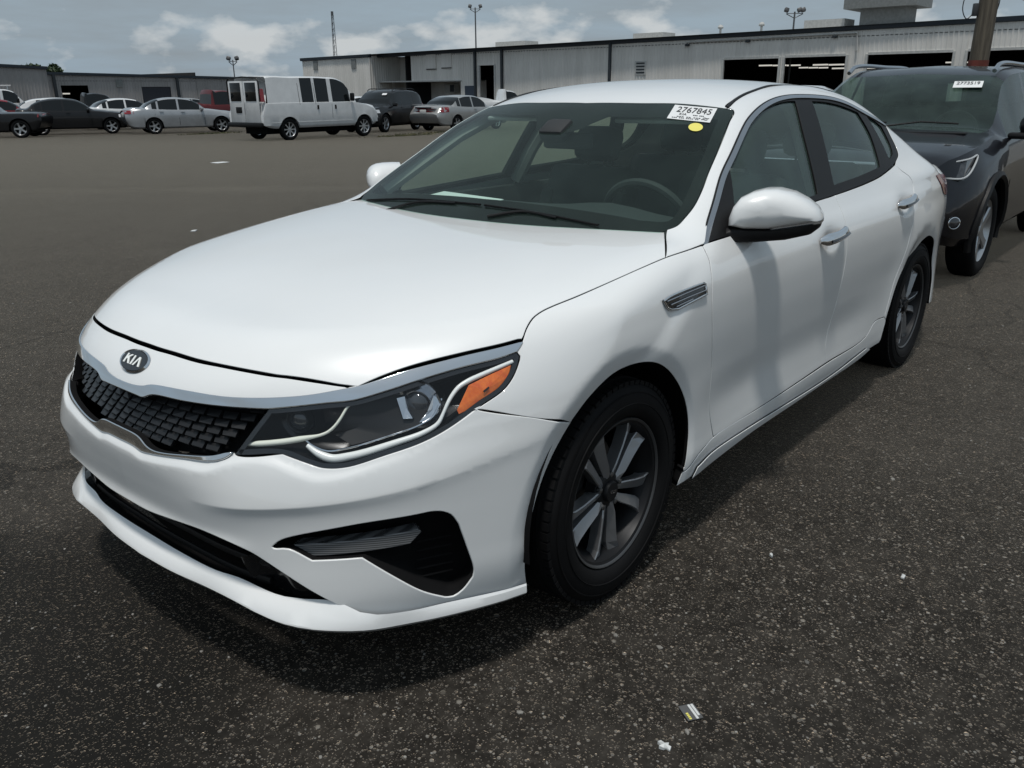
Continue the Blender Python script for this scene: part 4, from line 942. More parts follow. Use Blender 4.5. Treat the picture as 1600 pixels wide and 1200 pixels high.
for y in(-.33,.33):
    mb=MB();mb.box((-1.12,y,1.335),(.16,.34,.018),bev=.008,R=np.array(Matrix.Rotation(math.radians(20),3,'Y')));mb.build('sun_visor','interior_light',cab,smooth=True)
# --- windscreen stickers
def text_geo(s,size=1.):
    cu=bpy.data.curves.new('t','FONT');cu.body=s;cu.size=size;o=bpy.data.objects.new('t',cu);C.objects.link(o)
    dg=bpy.context.evaluated_depsgraph_get();me=bpy.data.meshes.new_from_object(o.evaluated_get(dg))
    V=np.array([v.co[:] for v in me.vertices]);F=[tuple(p.vertices) for p in me.polygons]
    bpy.data.objects.remove(o);bpy.data.curves.remove(cu);bpy.data.meshes.remove(me)
    V=V[:,:2]-V[:,:2].min(0);V/=V[:,0].max();return V,F
def quadmap(c,uv,lift,f):
    c=np.array(c);u,v=uv[:,0:1],uv[:,1:2]
    P=c[0]*(1-u)*v+c[1]*u*v+c[2]*u*(1-v)+c[3]*(1-u)*(1-v)
    if f is None:
        n=np.cross(c[1]-c[0],c[3]-c[0]);n/=-np.linalg.norm(n);return P+n*lift
    return P+grad(f,P)*lift
def text_on(name,s,c,box,mat,parent,lift,f=None):
    V,F=text_geo(s);V=V/np.array([1,V[:,1].max()]);V=V*[box[2],box[3]]+[box[0],box[1]]
    return mobj(name,quadmap(c,V,lift,f),F,mat,parent)
def sticker(parent,c,f,lines,nm='windshield_sticker'):
    st=empty(nm,parent=parent)
    g=np.array([(i/6,j/4) for j in range(5) for i in range(7)]);V=quadmap(c,g,.003,f);mobj('sheet',V,[(j*7+i,j*7+i+1,(j+1)*7+i+1,(j+1)*7+i) for j in range(4) for i in range(6)],'paper',st)
    for s,b in lines: text_on('printed_line',s,c,b,'ink',st,.0045,f)
sticker(car,T['sticker'],f_green,[('2767845',(.12,.50,.80,.38)),('KIA',(.23,.30,.17,.15)),('--- ---',(.55,.33,.25,.05)),('--- -- ---',(.20,.17,.55,.04)),('--- --- ---- --',(.10,.08,.62,.04)),('~',(.78,.10,.14,.07)),('~',(.80,.20,.14,.07))])
c_=np.array(T['dot'][0]);e_=ell(1,1,24);u1=np.array(T['dot'][1])-c_;u2=(np.array(T['dot'][2])-c_);
mb=MB();V=[c_+u1*a_*.95+u2*b_ for a_,b_ in e_];V=np.array(V);V=V+grad(f_green,V)*.003;mb.add(V.tolist(),[tuple(range(24))]);mb.build('yellow_dot','sticker_yellow',car)
# sheet of paper lying on the dashboard
mb=MB();g=[(-.50,-.46),(-.60,-.22),(-.70,-.36),(-.60,-.56)]
V=[(-.50,-.53,.996),(-.47,-.14,.990),(-.68,-.10,1.026),(-.72,-.46,1.030)];mb.add(V+[(x,y,z-.003) for x,y,z in V],[(0,1,2,3),(7,6,5,4),(0,4,5,1),(1,5,6,2),(2,6,7,3),(3,7,4,0)])
tag(mb.build('paper_sheet','paper'),'white paper sheet lying on the dashboard of the large white sedan','paper')
# =====================================================================
# the lot
# =====================================================================
FH=np.array([_f[0],_f[1]]);FH/=np.linalg.norm(FH);RH=np.array([-FH[1],FH[0]])*-1
RH=np.array([FH[1],-FH[0]])
def depth(x,y): return (x-CAM[0])*FH[0]+(y-CAM[1])*FH[1]
def gz(x,y):
    d=depth(x,y)-8
    return -.0078*(min(d,400) if d>6 else (0 if d<0 else d*d/12))
a=NT('asphalt');P_=a.geo()
def vor(scale,feat='F1'):
    n=a.n('ShaderNodeTexVoronoi',feature=feat);n.inputs['Scale'].default_value=scale;a.l(P_,n.inputs['Vector']);return n
v1=vor(88);v2=vor(190);v3=vor(36)
sp=a.n('ShaderNodeSeparateColor');a.l(v1.outputs['Color'],sp.inputs[0]);sp2=a.n('ShaderNodeSeparateColor');a.l(v2.outputs['Color'],sp2.inputs[0]);sp3=a.n('ShaderNodeSeparateColor');a.l(v3.outputs['Color'],sp3.inputs[0])
def stones(v,s,frac,rad):
    on=a.math('LESS_THAN',s.outputs[0],frac);r=a.math('MULTIPLY_ADD',s.outputs[1],rad*.7,rad*.45)
    return a.math('MULTIPLY',on,a.math('MULTIPLY',a.math('SUBTRACT',r,v.outputs['Distance']),9.,clamp=True))
m1=stones(v1,sp,.50,.42);m2=stones(v2,sp2,.55,.42);m3=stones(v3,sp3,.10,.30)
big=a.noise(.35,5,.6,P_);mid=a.noise(2.3,5,.65,P_);fine=a.noise(420,2,.6,P_)
wear=a.ramp(a.noise(.16,4,.55,P_),[(.35,(0,0,0)),(.7,(1,1,1))])
bind=a.mix(a.ramp(mid,[(.3,(0,0,0)),(.75,(1,1,1))]),(.0058,.0052,.0044),(.017,.0148,.0122))
bind=a.mix(a.math('MULTIPLY',fine,.5),bind,(.028,.0242,.0200))
stc1=a.ramp(sp.outputs[2],[(0,(.040,.036,.031)),(.55,(.080,.073,.063)),(.85,(.15,.14,.125)),(1,(.27,.255,.23))])
stc2=a.ramp(sp2.outputs[2],[(0,(.035,.032,.029)),(.6,(.07,.066,.06)),(1,(.18,.172,.16))])
stc3=a.ramp(sp3.outputs[2],[(0,(.07,.062,.052)),(1,(.24,.225,.20))])
c=a.mix(a.math('MULTIPLY',m2,.8),bind,stc2);c=a.mix(m1,c,stc1);c=a.mix(m3,c,stc3)
c=a.mix(a.math('MULTIPLY',wear,.22),c,(.075,.066,.056))
c=a.mix(a.math('MULTIPLY',a.ramp(big,[(.42,(0,0,0)),(.62,(1,1,1))]),.30),c,(.022,.021,.020))
# mottling that still reads at a distance
gr1=a.noise(14,3,.7,P_);gr2=a.noise(45,2,.7,P_);pt=a.noise(.9,3,.6,P_)
c=a.mix(a.math('MULTIPLY',a.ramp(gr1,[(.45,(0,0,0)),(.66,(1,1,1))]),.20),c,(.09,.080,.067))
c=a.mix(a.math('MULTIPLY',a.ramp(gr2,[(.5,(0,0,0)),(.68,(1,1,1))]),.18),c,(.11,.10,.086))
c=a.mix(a.math('MULTIPLY',a.ramp(gr1,[(.30,(1,1,1)),(.46,(0,0,0))]),.55),c,(.011,.0098,.0082))
c=a.mix(a.math('MULTIPLY',a.ramp(pt,[(.52,(0,0,0)),(.60,(1,1,1))]),.22),c,(.016,.0145,.0125))
mo=a.noise(2.6,7,.72,P_);mo2=a.noise(.55,5,.6,P_)
c=a.mix(a.math('MULTIPLY',a.ramp(mo,[(.50,(0,0,0)),(.66,(1,1,1))]),.14),c,(.095,.084,.070))
c=a.mix(a.math('MULTIPLY',a.ramp(mo,[(.34,(1,1,1)),(.47,(0,0,0))]),.35),c,(.016,.0142,.012))
c=a.mix(a.math('MULTIPLY',a.ramp(mo2,[(.5,(0,0,0)),(.68,(1,1,1))]),.16),c,(.09,.081,.069))
# hairline cracks
ck=a.n('ShaderNodeTexVoronoi',feature='DISTANCE_TO_EDGE');ck.inputs['Scale'].default_value=.42
wp=a.n('ShaderNodeTexNoise');wp.inputs['Scale'].default_value=1.6;wp.inputs['Detail'].default_value=5;a.l(P_,wp.inputs['Vector'])
va=a.n('ShaderNodeVectorMath',operation='MULTIPLY_ADD');a.l(wp.outputs['Color'],va.inputs[0]);va.inputs[1].default_value=(.9,.9,0);a.l(P_,va.inputs[2]);a.l(va.outputs[0],ck.inputs['Vector'])
crk=a.math('MULTIPLY',a.math('LESS_THAN',ck.outputs['Distance'],.010),a.ramp(a.noise(.25,3,.5,P_),[(.44,(0,0,0)),(.54,(1,1,1))]))
c=a.mix(a.math('MULTIPLY',crk,.75),c,(.010,.0095,.009))
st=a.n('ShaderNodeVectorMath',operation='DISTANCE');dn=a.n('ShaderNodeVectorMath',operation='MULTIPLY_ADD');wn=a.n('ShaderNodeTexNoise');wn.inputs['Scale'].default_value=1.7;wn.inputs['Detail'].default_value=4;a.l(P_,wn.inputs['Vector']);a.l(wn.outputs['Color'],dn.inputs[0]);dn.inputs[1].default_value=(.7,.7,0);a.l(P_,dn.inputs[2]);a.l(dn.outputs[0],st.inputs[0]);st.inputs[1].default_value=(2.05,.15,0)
shade=a.math('MULTIPLY',a.math('SUBTRACT',1.12,st.outputs['Value']),3.2,clamp=True)  # broad soft shadow on the near ground, painted into the asphalt colour
c=a.mix(a.math('MULTIPLY',shade,.88),c,(.008,.0078,.007))
a.b.inputs['Sheen Weight'].default_value=1.0;a.b.inputs['Sheen Roughness'].default_value=.22;a.b.inputs['Sheen Tint'].default_value=(1,.80,.60,1)
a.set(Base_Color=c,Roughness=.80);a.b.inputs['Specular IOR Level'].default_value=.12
hh=a.math('ADD',a.math('ADD',a.math('MULTIPLY',m1,.7),a.math('MULTIPLY',m2,.35)),a.math('ADD',a.math('MULTIPLY',m3,1.0),a.math('MULTIPLY',fine,.3)))
a.bump(hh,.9,.0045)
ds=[-30,0,2,4,6]+[8+.5*k for k in range(14)]+[15,16]+list(range(18,60,3))+[70,90,120,160,220,300,400,700,1200]
lat=[-900,-300,-100,-40,-15,-5,0,5,15,40,100,300,900]
V=[];
for d in ds:
    for l in lat:
        x=CAM[0]+FH[0]*d+RH[0]*l;y=CAM[1]+FH[1]*d+RH[1]*l;V.append((x,y,gz(x,y)))
n=len(lat);F=[(i*n+j,i*n+j+1,(i+1)*n+j+1,(i+1)*n+j) for i in range(len(ds)-1) for j in range(n-1)]
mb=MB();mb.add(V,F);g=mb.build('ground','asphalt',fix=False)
if g.data.polygons[0].normal.z<0: g.data.flip_normals()
g.data.polygons.foreach_set('use_smooth',[True]*len(g.data.polygons));tag(g,kind='structure')
# loose stones on the near asphalt
rng=random.Random(4)
plain('stone',(.20,.19,.172),.8,var=.5)
ico=bmesh.new();bmesh.ops.create_icosphere(ico,subdivisions=1,radius=1);ico.verts.index_update()
iv=np.array([v.co[:] for v in ico.verts]);iF=[[v.index for v in f.verts] for f in ico.faces];ico.free()
mb=MB();nr=np.random.default_rng(7)
cnt=0
while cnt<3000:
    d=nr.uniform(.9,9)*nr.uniform(.4,1);l=nr.uniform(-1,1)*(d*.75+.6)
    x=CAM[0]+FH[0]*d+RH[0]*l;y=CAM[1]+FH[1]*d+RH[1]*l
    s=nr.uniform(.0018,.0042)*(1+1.2*(nr.random()<.04))
    sc=np.array([s*nr.uniform(.8,1.5),s*nr.uniform(.7,1.2),s*nr.uniform(.45,.8)]);an=nr.uniform(0,6.3);ca,sa=math.cos(an),math.sin(an)
    q=iv*nr.uniform(.75,1.2,(len(iv),1))*sc;q=np.stack([q[:,0]*ca-q[:,1]*sa,q[:,0]*sa+q[:,1]*ca,q[:,2]],1)+[x,y,gz(x,y)+sc[2]*.25]
    mb.add(q.tolist(),iF);cnt+=1
tag(mb.build('loose_stones','stone',fix=False),'pale loose stones scattered over the near asphalt','stones',kind='stuff')
# litter
def litter(name,mat,pts,label,h=.004):
    mb=MB();mb.prism([(x,y) for x,y in pts],.003,.003+h);o=mb.build(name,mat)
    return tag(o,label,'litter')
def gpx(cx,cy,poly,k=1.,rot=0):
    ca,sa=math.cos(rot),math.sin(rot);return [(cx+(u*ca-v*sa)*k,cy+(u*sa+v*ca)*k) for u,v in poly]
# =====================================================================
# other vehicles: lofted bodies
# =====================================================================
def carpaint(n,c,m=0.,r=.35): paint(n,c,m,r,dust=.12);return n
carpaint('paint_silver',(.42,.43,.44),.55,.34);carpaint('paint_silver_warm',(.40,.40,.39),.5,.36);carpaint('paint_black',(.010,.010,.011),0,.3)
carpaint('paint_charcoal',(.006,.0062,.009),0,.3);carpaint('paint_red',(.20,.012,.022),.1,.35);carpaint('paint_maroon',(.11,.016,.018),.1,.4)
carpaint('paint_bgwhite',(.70,.71,.71),0,.4);carpaint('paint_green',(.02,.06,.045),.1,.4);carpaint('paint_grey',(.18,.19,.20),.4,.35)
M['paint_charcoal'].node_tree.nodes['Principled BSDF'].inputs['Coat Weight'].default_value=.7;M['paint_charcoal'].node_tree.nodes['Principled BSDF'].inputs['Specular IOR Level'].default_value=.1
for k_ in('paint_black','paint_red','paint_maroon','paint_green'): M[k_].node_tree.nodes['Principled BSDF'].inputs['Coat Weight'].default_value=.45;M[k_].node_tree.nodes['Principled BSDF'].inputs['Specular IOR Level'].default_value=.2
plain('dark_glass',(.008,.010,.011),.05,spec=.4);plain('grey_glass',(.04,.048,.05),.05,spec=.7)
plain('alloy',(.50,.51,.52),.3,metal=.8);plain('head_lamp',(.62,.64,.66),.12,coat=1)
plain('plate_white',(.6,.6,.58),.5)
WH={}
def bgwheel(parent,x,y,r,sg,rimmat='alloy',five=True,wd=.2):
    key=(round(r,3),rimmat,five)
    if key not in WH:
        t=MB();prof=[(r*.66,-.085),(r*.72,-.098),(r*.88,-.102),(r*.965,-.085),(r,-.055)];prof+= [(q,-h) for q,h in prof[::-1]];t.lathe(prof,(0,0,0),n=40)
        to=t.build('tyre','rubber',parent,smooth=True,sharp=50)
        rm=MB();rm.lathe([(r*.60,-.05),(r*.58,.03),(r*.64,.078),(r*.675,.088),(r*.68,.075)],(0,0,0),n=40)
        rm.lathe([(0,.072),(r*.17,.070),(r*.2,.04)],(0,0,0),n=20);rm.lathe([(r*.0,.0),(r*.58,.0)],(0,0,0),n=24,mi=1)
        k=5 if five else 8
        for i in range(k):
            an=2*math.pi*i/k;c_,s_=math.cos(an),math.sin(an);hw=r*(.10 if five else .065)
            V=[]
            for rr,h,w_ in((r*.12,.066,hw*1.2),(r*.40,.070,hw*.9),(r*.66,.078,hw*1.3)):
                for u,z in((-w_,h-.012),(w_,h-.012),(w_*.8,h),(-w_*.8,h)): V.append((rr*c_-u*s_,z,rr*s_+u*c_))
            rm.add(V,[(i2*4+q,i2*4+(q+1)%4,(i2+1)*4+(q+1)%4,(i2+1)*4+q) for i2 in range(2) for q in range(4)])
        ro=rm.build('rim',[rimmat,'black_matte'],parent,smooth=True,sharp=35)
        wh=empty('wheel',parent=parent);to.parent=wh;ro.parent=wh;WH[key]=(to.data,ro.data)
    else:
        wh=empty('wheel',parent=parent);link('tyre',WH[key][0],wh);link('rim',WH[key][1],wh)
    wh.location=(x,y,r);wh.rotation_euler=(0,0,0 if sg>0 else math.pi);return wh
def loft_car(name,label,cat,loc,head,sp,group=None):
    """sp: L,W,wb,xf (front axle to nose),r; deck,roof: [(x from nose back, z)]; belt; panes:[(x0,x1)]; ws/rw x ranges"""
    root=empty(name,(loc[0],loc[1],gz(*loc)),head);tag(root,label,cat,group)
    L=sp['L'];hw=sp['W']/2;r=sp['r'];xw=[sp['xf'],sp['xf']+sp['wb']]
    dk=Cur(*zip(*sp['deck']),mode='cr');rf=Cur(*zip(*sp['roof']),mode='cr');bt=Cur(*zip(*sp['belt']),mode='cr')
    xs=set(np.round(np.linspace(0,L,int(L/.11)),3).tolist())
    for c_ in xw: xs|=set(np.round(c_+np.linspace(-1,1,23)*r*1.16,3).tolist())
    for k in('panes','ws','rw'):
        for a_ in sp[k]: xs|={round(a_[0],3),round(a_[1],3)}
    xs|={.02,.06,round(L-.02,3),round(L-.06,3)}
    xs=np.array(sorted(x for x in xs if 0<=x<=L));keep=[0]
    for i in range(1,len(xs)):
        if xs[i]-xs[keep[-1]]>.012: keep.append(i)
    xs=xs[keep];n=len(xs)
    deck=dk(xs);roof=np.maximum(rf(xs),deck);belt=bt(xs)
    nose=sp.get('nose',.35);tail=sp.get('tail',.22);nr=sp.get('nround',.5);
    pl=np.ones(n)
    pl-=nose*np.clip(1-xs/nr,0,1)**2.2*.55; pl-=tail*np.clip(1-(L-xs)/.5,0,1)**2.2*.55
    w_=hw*pl
    g_=np.clip((roof-deck)/.22,0,1)
    g_=g_*g_*(3-2*g_)
    zl=np.full(n,sp.get('sill',.24));
    zl=zl+.10*np.clip(1-xs/.5,0,1)**2+.12*np.clip(1-(L-xs)/.6,0,1)**2
    arch=np.zeros(n)
    for c_ in xw:
        ra=r*1.14;d2=ra**2-(xs-c_)**2;z=np.where(d2>0,r+np.sqrt(np.maximum(d2,0)),0);arch=np.maximum(arch,z)
    zl=np.maximum(zl,arch)
    fl=sp.get('flare',.012)*np.maximum.reduce([np.exp(-((xs-c_)/.42)**2) for c_ in xw])
    tb=sp.get('tumble',.15);rw_=sp.get('roofw',.62)*hw/.9
    rows=[]
    ends=np.clip(np.minimum(xs,L-xs)/.10,0,1)
    endx=lambda z:0
    belt=np.where(g_>.02,belt,np.minimum(belt,deck-.05));belt=np.minimum(belt,deck-.02*(1-g_)+.0)
    def row(y,z): rows.append(np.stack([xs,y,np.maximum(z,zl)],1))
    row(w_-.07,zl);row(w_-.01,zl+.0+np.where(arch>.3,.0,.06));row(w_+fl,np.full(n,.52));row(w_+.004+fl*.6,belt*.45+.52*.55);ins=sp.get('inset',1.);row(w_-.012*ins,belt-.07);row(w_-.045*ins,belt)
    gb=w_-.085*ins
    hood_y=[w_-.11,w_-.20,w_*.62,0*w_];hood_z=[deck-.03,deck-.012,deck,deck+.012]
    gt=np.minimum(gb-tb*np.clip((roof-belt)/.45,0,1),w_);gr=gt-.075
    gy=[gb,gt,gr,0*w_];gzv=[belt+.008,roof-.055,roof-.008,roof+.014]
    for k in range(4): row(hood_y[k]*(1-g_)+gy[k]*g_,hood_z[k]*(1-g_)+gzv[k]*g_)
    G=np.array(rows)         # rows x stations x 3
    # pull the two ends in vertically so that bumpers are rounded
    for e,s in((xs<.30,1),(xs>L-.30,-1)):
        t=np.clip(1-(xs if s>0 else L-xs)/.30,0,1)**2
        bl=sp.get('nosez',.62 if s>0 else .72)
        off=(np.abs(G[:,:,2]-bl)/.35)**2*.13*sp.get('bulge',1.)
        G[:,:,0]+=s*off*t[None,:]
    G[:,:,0]=sp['xc']-G[:,:,0]
    nrw=len(rows)
    V=np.concatenate([G.reshape(-1,3),mir(G.reshape(-1,3))])
    ix=lambda rr,i,m=0:m*nrw*n+rr*n+i
    parts={}
    def add(p,f): parts.setdefault(p,[]).append(f)
    inr=lambda i,rg:any(xs[i]>=a_-.001 and xs[i+1]<=b_+.001 for a_,b_ in rg)
    for i in range(n-1):
        for rr in range(nrw-1):
            for m in(0,1):
                f=(ix(rr,i,m),ix(rr,i+1,m),ix(rr+1,i+1,m),ix(rr+1,i,m))
                if m==0:f=f[::-1]
                key='body'
                if rr==6:
                    for k,pn in enumerate(sp['panes']):
                        if inr(i,[pn]): key=('side_window',k,m)
                if rr>=8 and inr(i,sp['ws']): key=('windshield',0,0)
                if rr>=8 and inr(i,sp['rw']): key=('rear_window',0,0)
                if rr==7 and sp.get('wide_ws',True) and inr(i,sp['ws']): key=('windshield',0,0)
                if rr==7 and inr(i,sp['rw']): key=('rear_window',0,0)
                add(key,f)
    for m in(0,1):
        e0=[ix(rr,0,m) for rr in range(nrw)];e1=[ix(rr,n-1,m) for rr in range(nrw)]
        for e in(e0,e1):
            for rr in range(nrw-1): add('body',(e[rr],e[rr+1],ix(rr+1,0 if e is e0 else n-1,1-m),ix(rr,0 if e is e0 else n-1,1-m)) if m==0 else (e[rr],e[rr],e[rr]))
    for k,fs in parts.items():
        fs=[f for f in fs if len(set(f))>2]
        if not fs: continue
        us=sorted({q for f in fs for q in f});mp={q:i for i,q in enumerate(us)}
        nm='body' if k=='body' else k[0]
        mb=MB();VV=V[us]
        mb.add(VV.tolist(),[tuple(mp[q] for q in f) for f in fs])
        o=mb.build(nm,sp['mat'] if k=='body' else sp.get('glass','dark_glass'),root,smooth=True,sharp=sp.get('sharp',32),fix=False)
        bm=bmesh.new();bm.from_mesh(o.data);bmesh.ops.remove_doubles(bm,verts=bm.verts,dist=1e-4);bmesh.ops.recalc_face_normals(bm,faces=bm.faces[:]);bm.to_mesh(o.data);bm.free();o.data.set_sharp_from_angle(angle=math.radians(sp.get('sharp',32)))
    ty=hw-.115
    for c_ in xw:
        for s in(1,-1): bgwheel(root,sp['xc']-c_,ty*s,r,s,sp.get('rim','alloy'),sp.get('five',True))
    mb=MB();mb.box((sp['xc']-L/2,0,.40),(L*.86,sp['W']*.62,.34));
    for c_ in xw: mb.box((sp['xc']-c_,0,.55),(r*2.1,sp['W']*.66,.5))
    mb.build('underbody','black_matte',root)
    # surface lookup for trims
    def surf(x,z,s=1):
        i=int(np.argmin(np.abs(xs-x)));col=G[:,i];zz=col[:,2];k=np.argsort(zz);return float(np.interp(z,zz[k],col[:,1][k]))*s
    root['_dummy']=0;del root['_dummy']
    X=lambda x:sp['xc']-x
    for (nm,x0,x1,z0,z1,mat,prot) in sp.get('side',[]):     # patches on both sides
        for s in(1,-1):
            g4=[];nx=max(2,int(abs(x1-x0)/.08)+1)
            V4=[(X(x),surf(x,z,s)+s*prot,z) for z in(z0,(z0+z1)/2,z1) for x in np.linspace(x0,x1,nx)]
            V5=[(x,y-s*(prot+.03),z) for x,y,z in V4]
            mb=MB();F=[(r_*nx+i,r_*nx+i+1,(r_+1)*nx+i+1,(r_+1)*nx+i) for r_ in range(2) for i in range(nx-1)];N_=len(V4)
            bd=[i for i in range(nx)]+[nx-1+nx*1,nx*3-1]+[2*nx+i for i in range(nx-2,-1,-1)]+[nx]
            F+=[(bd[i],bd[(i+1)%len(bd)],N_+bd[(i+1)%len(bd)],N_+bd[i]) for i in range(len(bd))]
            mb.add(V4+V5,F);mb.build(nm,mat,root)
    for (nm,x,y,z,dx,dy,dz,mat,sym) in sp.get('boxes',[]):
        for s in((1,-1) if sym else (1,)):
            mb=MB();mb.box((X(x),y*s,z),(dx,dy,dz),bev=min(dx,dy,dz)*.3);mb.build(nm,mat,root,smooth=True)
    return root,X,surf
def sedan_spec(mat,**k):
    s=dict(L=4.8,W=1.82,wb=2.77,xf=.93,r=.33,xc=2.35,mat=mat,
     deck=[(0,.68),(.1,.76),(.4,.86),(.9,.93),(1.35,.99),(2.0,1.0),(3.8,1.03),(4.1,1.07),(4.5,1.07),(4.72,1.03),(4.8,.95)],
     roof=[(0,.5),(1.2,.95),(1.4,1.0),(1.75,1.20),(2.1,1.385),(2.4,1.445),(2.8,1.465),(3.2,1.44),(3.55,1.36),(3.9,1.20),(4.2,1.06),(4.8,.8)],
     belt=[(0,.6),(1.3,.93),(1.6,.95),(3.0,.98),(3.9,1.02),(4.3,1.0),(4.8,.85)],
     panes=[(1.78,2.62),(2.70,3.45),(3.50,3.72)],ws=[(1.48,2.10)],rw=[(3.42,4.05)],
     boxes=[('door_mirror',1.72,.97,1.0,.12,.20,.13,mat,True),('licence_plate',4.80,0,.78,.03,.32,.16,'plate_white',False)],
     side=[('tail_light',4.45,4.80,.84,.98,'tail_red',.006),('headlight',.10,.55,.68,.80,'head_lamp',.004),('door_handle',2.42,2.58,.88,.905,mat,.03),('door_handle',3.28,3.44,.90,.925,mat,.03),('bumper_lamp',.12,.3,.42,.48,'black_gloss',.004),('door_gap',1.62,1.634,.36,.90,'black_matte',.002),('door_gap',2.655,2.669,.36,.94,'black_matte',.002),('door_gap',3.62,3.634,.62,.97,'black_matte',.002)])
    s.update(k);return s
def suv_spec(mat,**k):
    s=dict(L=4.7,W=1.86,wb=2.75,xf=.92,r=.365,xc=2.3,mat=mat,sill=.30,roofw=.66,tumble=.13,
     deck=[(0,.80),(.08,.92),(.3,1.0),(.9,1.07),(1.3,1.10),(2,1.1),(4.2,1.12),(4.6,1.08),(4.7,.98)],
     roof=[(0,.6),(1.0,1.0),(1.25,1.10),(1.6,1.34),(1.95,1.58),(2.2,1.66),(2.8,1.70),(3.5,1.68),(4.1,1.62),(4.35,1.54),(4.62,1.18),(4.7,.9)],
     belt=[(0,.7),(1.2,1.02),(1.6,1.05),(3.0,1.07),(4.2,1.13),(4.7,.95)],
     panes=[(1.62,2.50),(2.58,3.40),(3.48,4.15)],ws=[(1.34,1.98)],rw=[(4.30,4.60)],
     boxes=[('door_mirror',1.62,1.0,1.12,.13,.22,.16,mat,True),('licence_plate',4.70,0,.85,.03,.32,.16,'plate_white',False)],
     side=[('tail_light',4.35,4.68,.95,1.12,'tail_red',.006),('headlight',.08,.5,.80,.93,'head_lamp',.004),('door_handle',2.28,2.44,.98,1.005,mat,.03),('door_handle',3.20,3.36,1.0,1.025,mat,.03),('door_gap',1.50,1.514,.42,1.0,'black_matte',.002),('door_gap',2.535,2.549,.42,1.03,'black_matte',.002),('door_gap',3.42,3.434,.72,1.05,'black_matte',.002)])
    s.update(k);return s
def at_px(u,D):   # point on the lot seen in photo column u at depth D
    k=(u-800)/1321.71
    e=k*(.9445*D+.5);return (CAM[0]+FH[0]*D+RH[0]*e,CAM[1]+FH[1]*D+RH[1]*e)
rad=math.radians
def roof_rails(root,X,z,x0,x1,y,mat='black_plastic',h=.045):
    for s in(1,-1):
        mb=MB();mb.tube(cr([(X(x0),y*s,z-.02),(X(x0+.12),y*s,z+h),(X((x0+x1)/2),y*s,z+h+.015),(X(x1-.15),y*s,z+h-.01),(X(x1),y*s,z-.05)],.1),.018,8);mb.build('roof_rail',mat,root,smooth=True)
# --- cars at the back of the lot
loft_car('silver_sedan','silver four-door sedan left of the white van, seen from its rear side','car',(-18.8,-33.85),rad(160),sedan_spec('paint_silver'),'cars parked across the lot')
c2=at_px(124,38.5)
loft_car('black_sedan','black four-door sedan with silver wheels at the left, facing right','car',c2,rad(157),sedan_spec('paint_black',L=4.53,wb=2.7,xf=.88,xc=2.25,rim='alloy'),'cars parked across the lot')
c3=at_px(31,34.6)
loft_car('black_coupe','black car cut off by the left edge of the picture, large five-spoke rear wheel','car',(c3[0]+.8*FH[0],c3[1]+.8*FH[1]),rad(322),sedan_spec('paint_black',L=4.45,xf=.90,wb=2.75,xc=3.65,r=.35,panes=[(1.45,2.1),(2.15,2.5)],ws=[(1.15,1.7)],rw=[(2.42,2.9)],roof=[(0,.5),(.9,.9),(1.1,.98),(1.4,1.18),(1.7,1.32),(2.1,1.35),(2.45,1.24),(2.75,1.07),(3.0,.97),(4.45,.8)],deck=[(0,.68),(.1,.76),(.4,.86),(.9,.93),(1.35,.96),(2.0,.96),(3.4,.96),(3.8,.96),(4.25,.94),(4.4,.90),(4.45,.84)],side=[('tail_light',4.2,4.44,.78,.9,'tail_red',.006)],boxes=[]),'cars parked across the lot')
loft_car('red_car','dark red car at the left edge behind the cut-off black car','car',at_px(14,41.5),rad(158),sedan_spec('paint_red'),'cars parked across the lot')
loft_car('green_car','dark green car peeking out at the far left edge behind the red car','car',at_px(-48,47),rad(158),sedan_spec('paint_green'),'cars parked across the lot')
loft_car('white_wagon','white car whose roof shows just behind the black sedan','car',at_px(112,46),rad(160),sedan_spec('paint_bgwhite',rw=[(4.2,4.6)],roof=[(0,.5),(1.2,.95),(1.4,1.0),(1.75,1.22),(2.1,1.42),(2.4,1.49),(2.8,1.52),(3.4,1.50),(4.0,1.42),(4.4,1.25),(4.65,1.05),(4.8,.8)]),'cars parked across the lot')
loft_car('white_compact_sedan','white compact sedan partly hidden behind the silver sedan, its red tail light visible','car',at_px(210,44.5),rad(166),sedan_spec('paint_bgwhite',L=4.6,wb=2.7,xc=2.3),'cars parked across the lot')
loft_car('silver_hatchback','pale silver car roof just left of the dark red pickup','car',at_px(308,56),rad(170),sedan_spec('paint_silver_warm'),'cars parked across the lot')
loft_car('white_hidden_sedan','white car with sloping roof between the white van and the black off-roader','car',at_px(570,47),rad(178),sedan_spec('paint_bgwhite'),'cars parked across the lot')
c4=at_px(712,38)
loft_car('silver_coupe','silver sedan with dark red tail lights right of the black off-roader, rear towards us','car',(c4[0]-1.45,c4[1]-.80),rad(183),sedan_spec('paint_silver_warm',L=5.0,wb=2.8,xf=1.0,xc=2.4,boxes=[('spoiler',4.9,0,1.10,.16,1.25,.03,'paint_silver_warm',False),('licence_plate',4.99,0,.82,.03,.34,.17,'plate_white',False),('trunk_trim',4.97,0,.98,.05,.9,.06,'black_gloss',False)],side=[('tail_light',4.35,4.97,.80,1.0,'tail_red',.008),('headlight',.1,.5,.66,.76,'head_lamp',.004),('door_handle',2.5,2.66,.88,.905,'paint_silver_warm',.03)]),'cars parked across the lot')
so_,X_,sf_=loft_car('black_off_roader','black off-roader with roof rails parked nose to nose with the white van','car',(-24.3,-27.0),rad(18),suv_spec('paint_black',r=.38,L=4.75,wb=2.79),'cars parked across the lot')
roof_rails(so_,X_,1.68,2.1,4.2,.60)
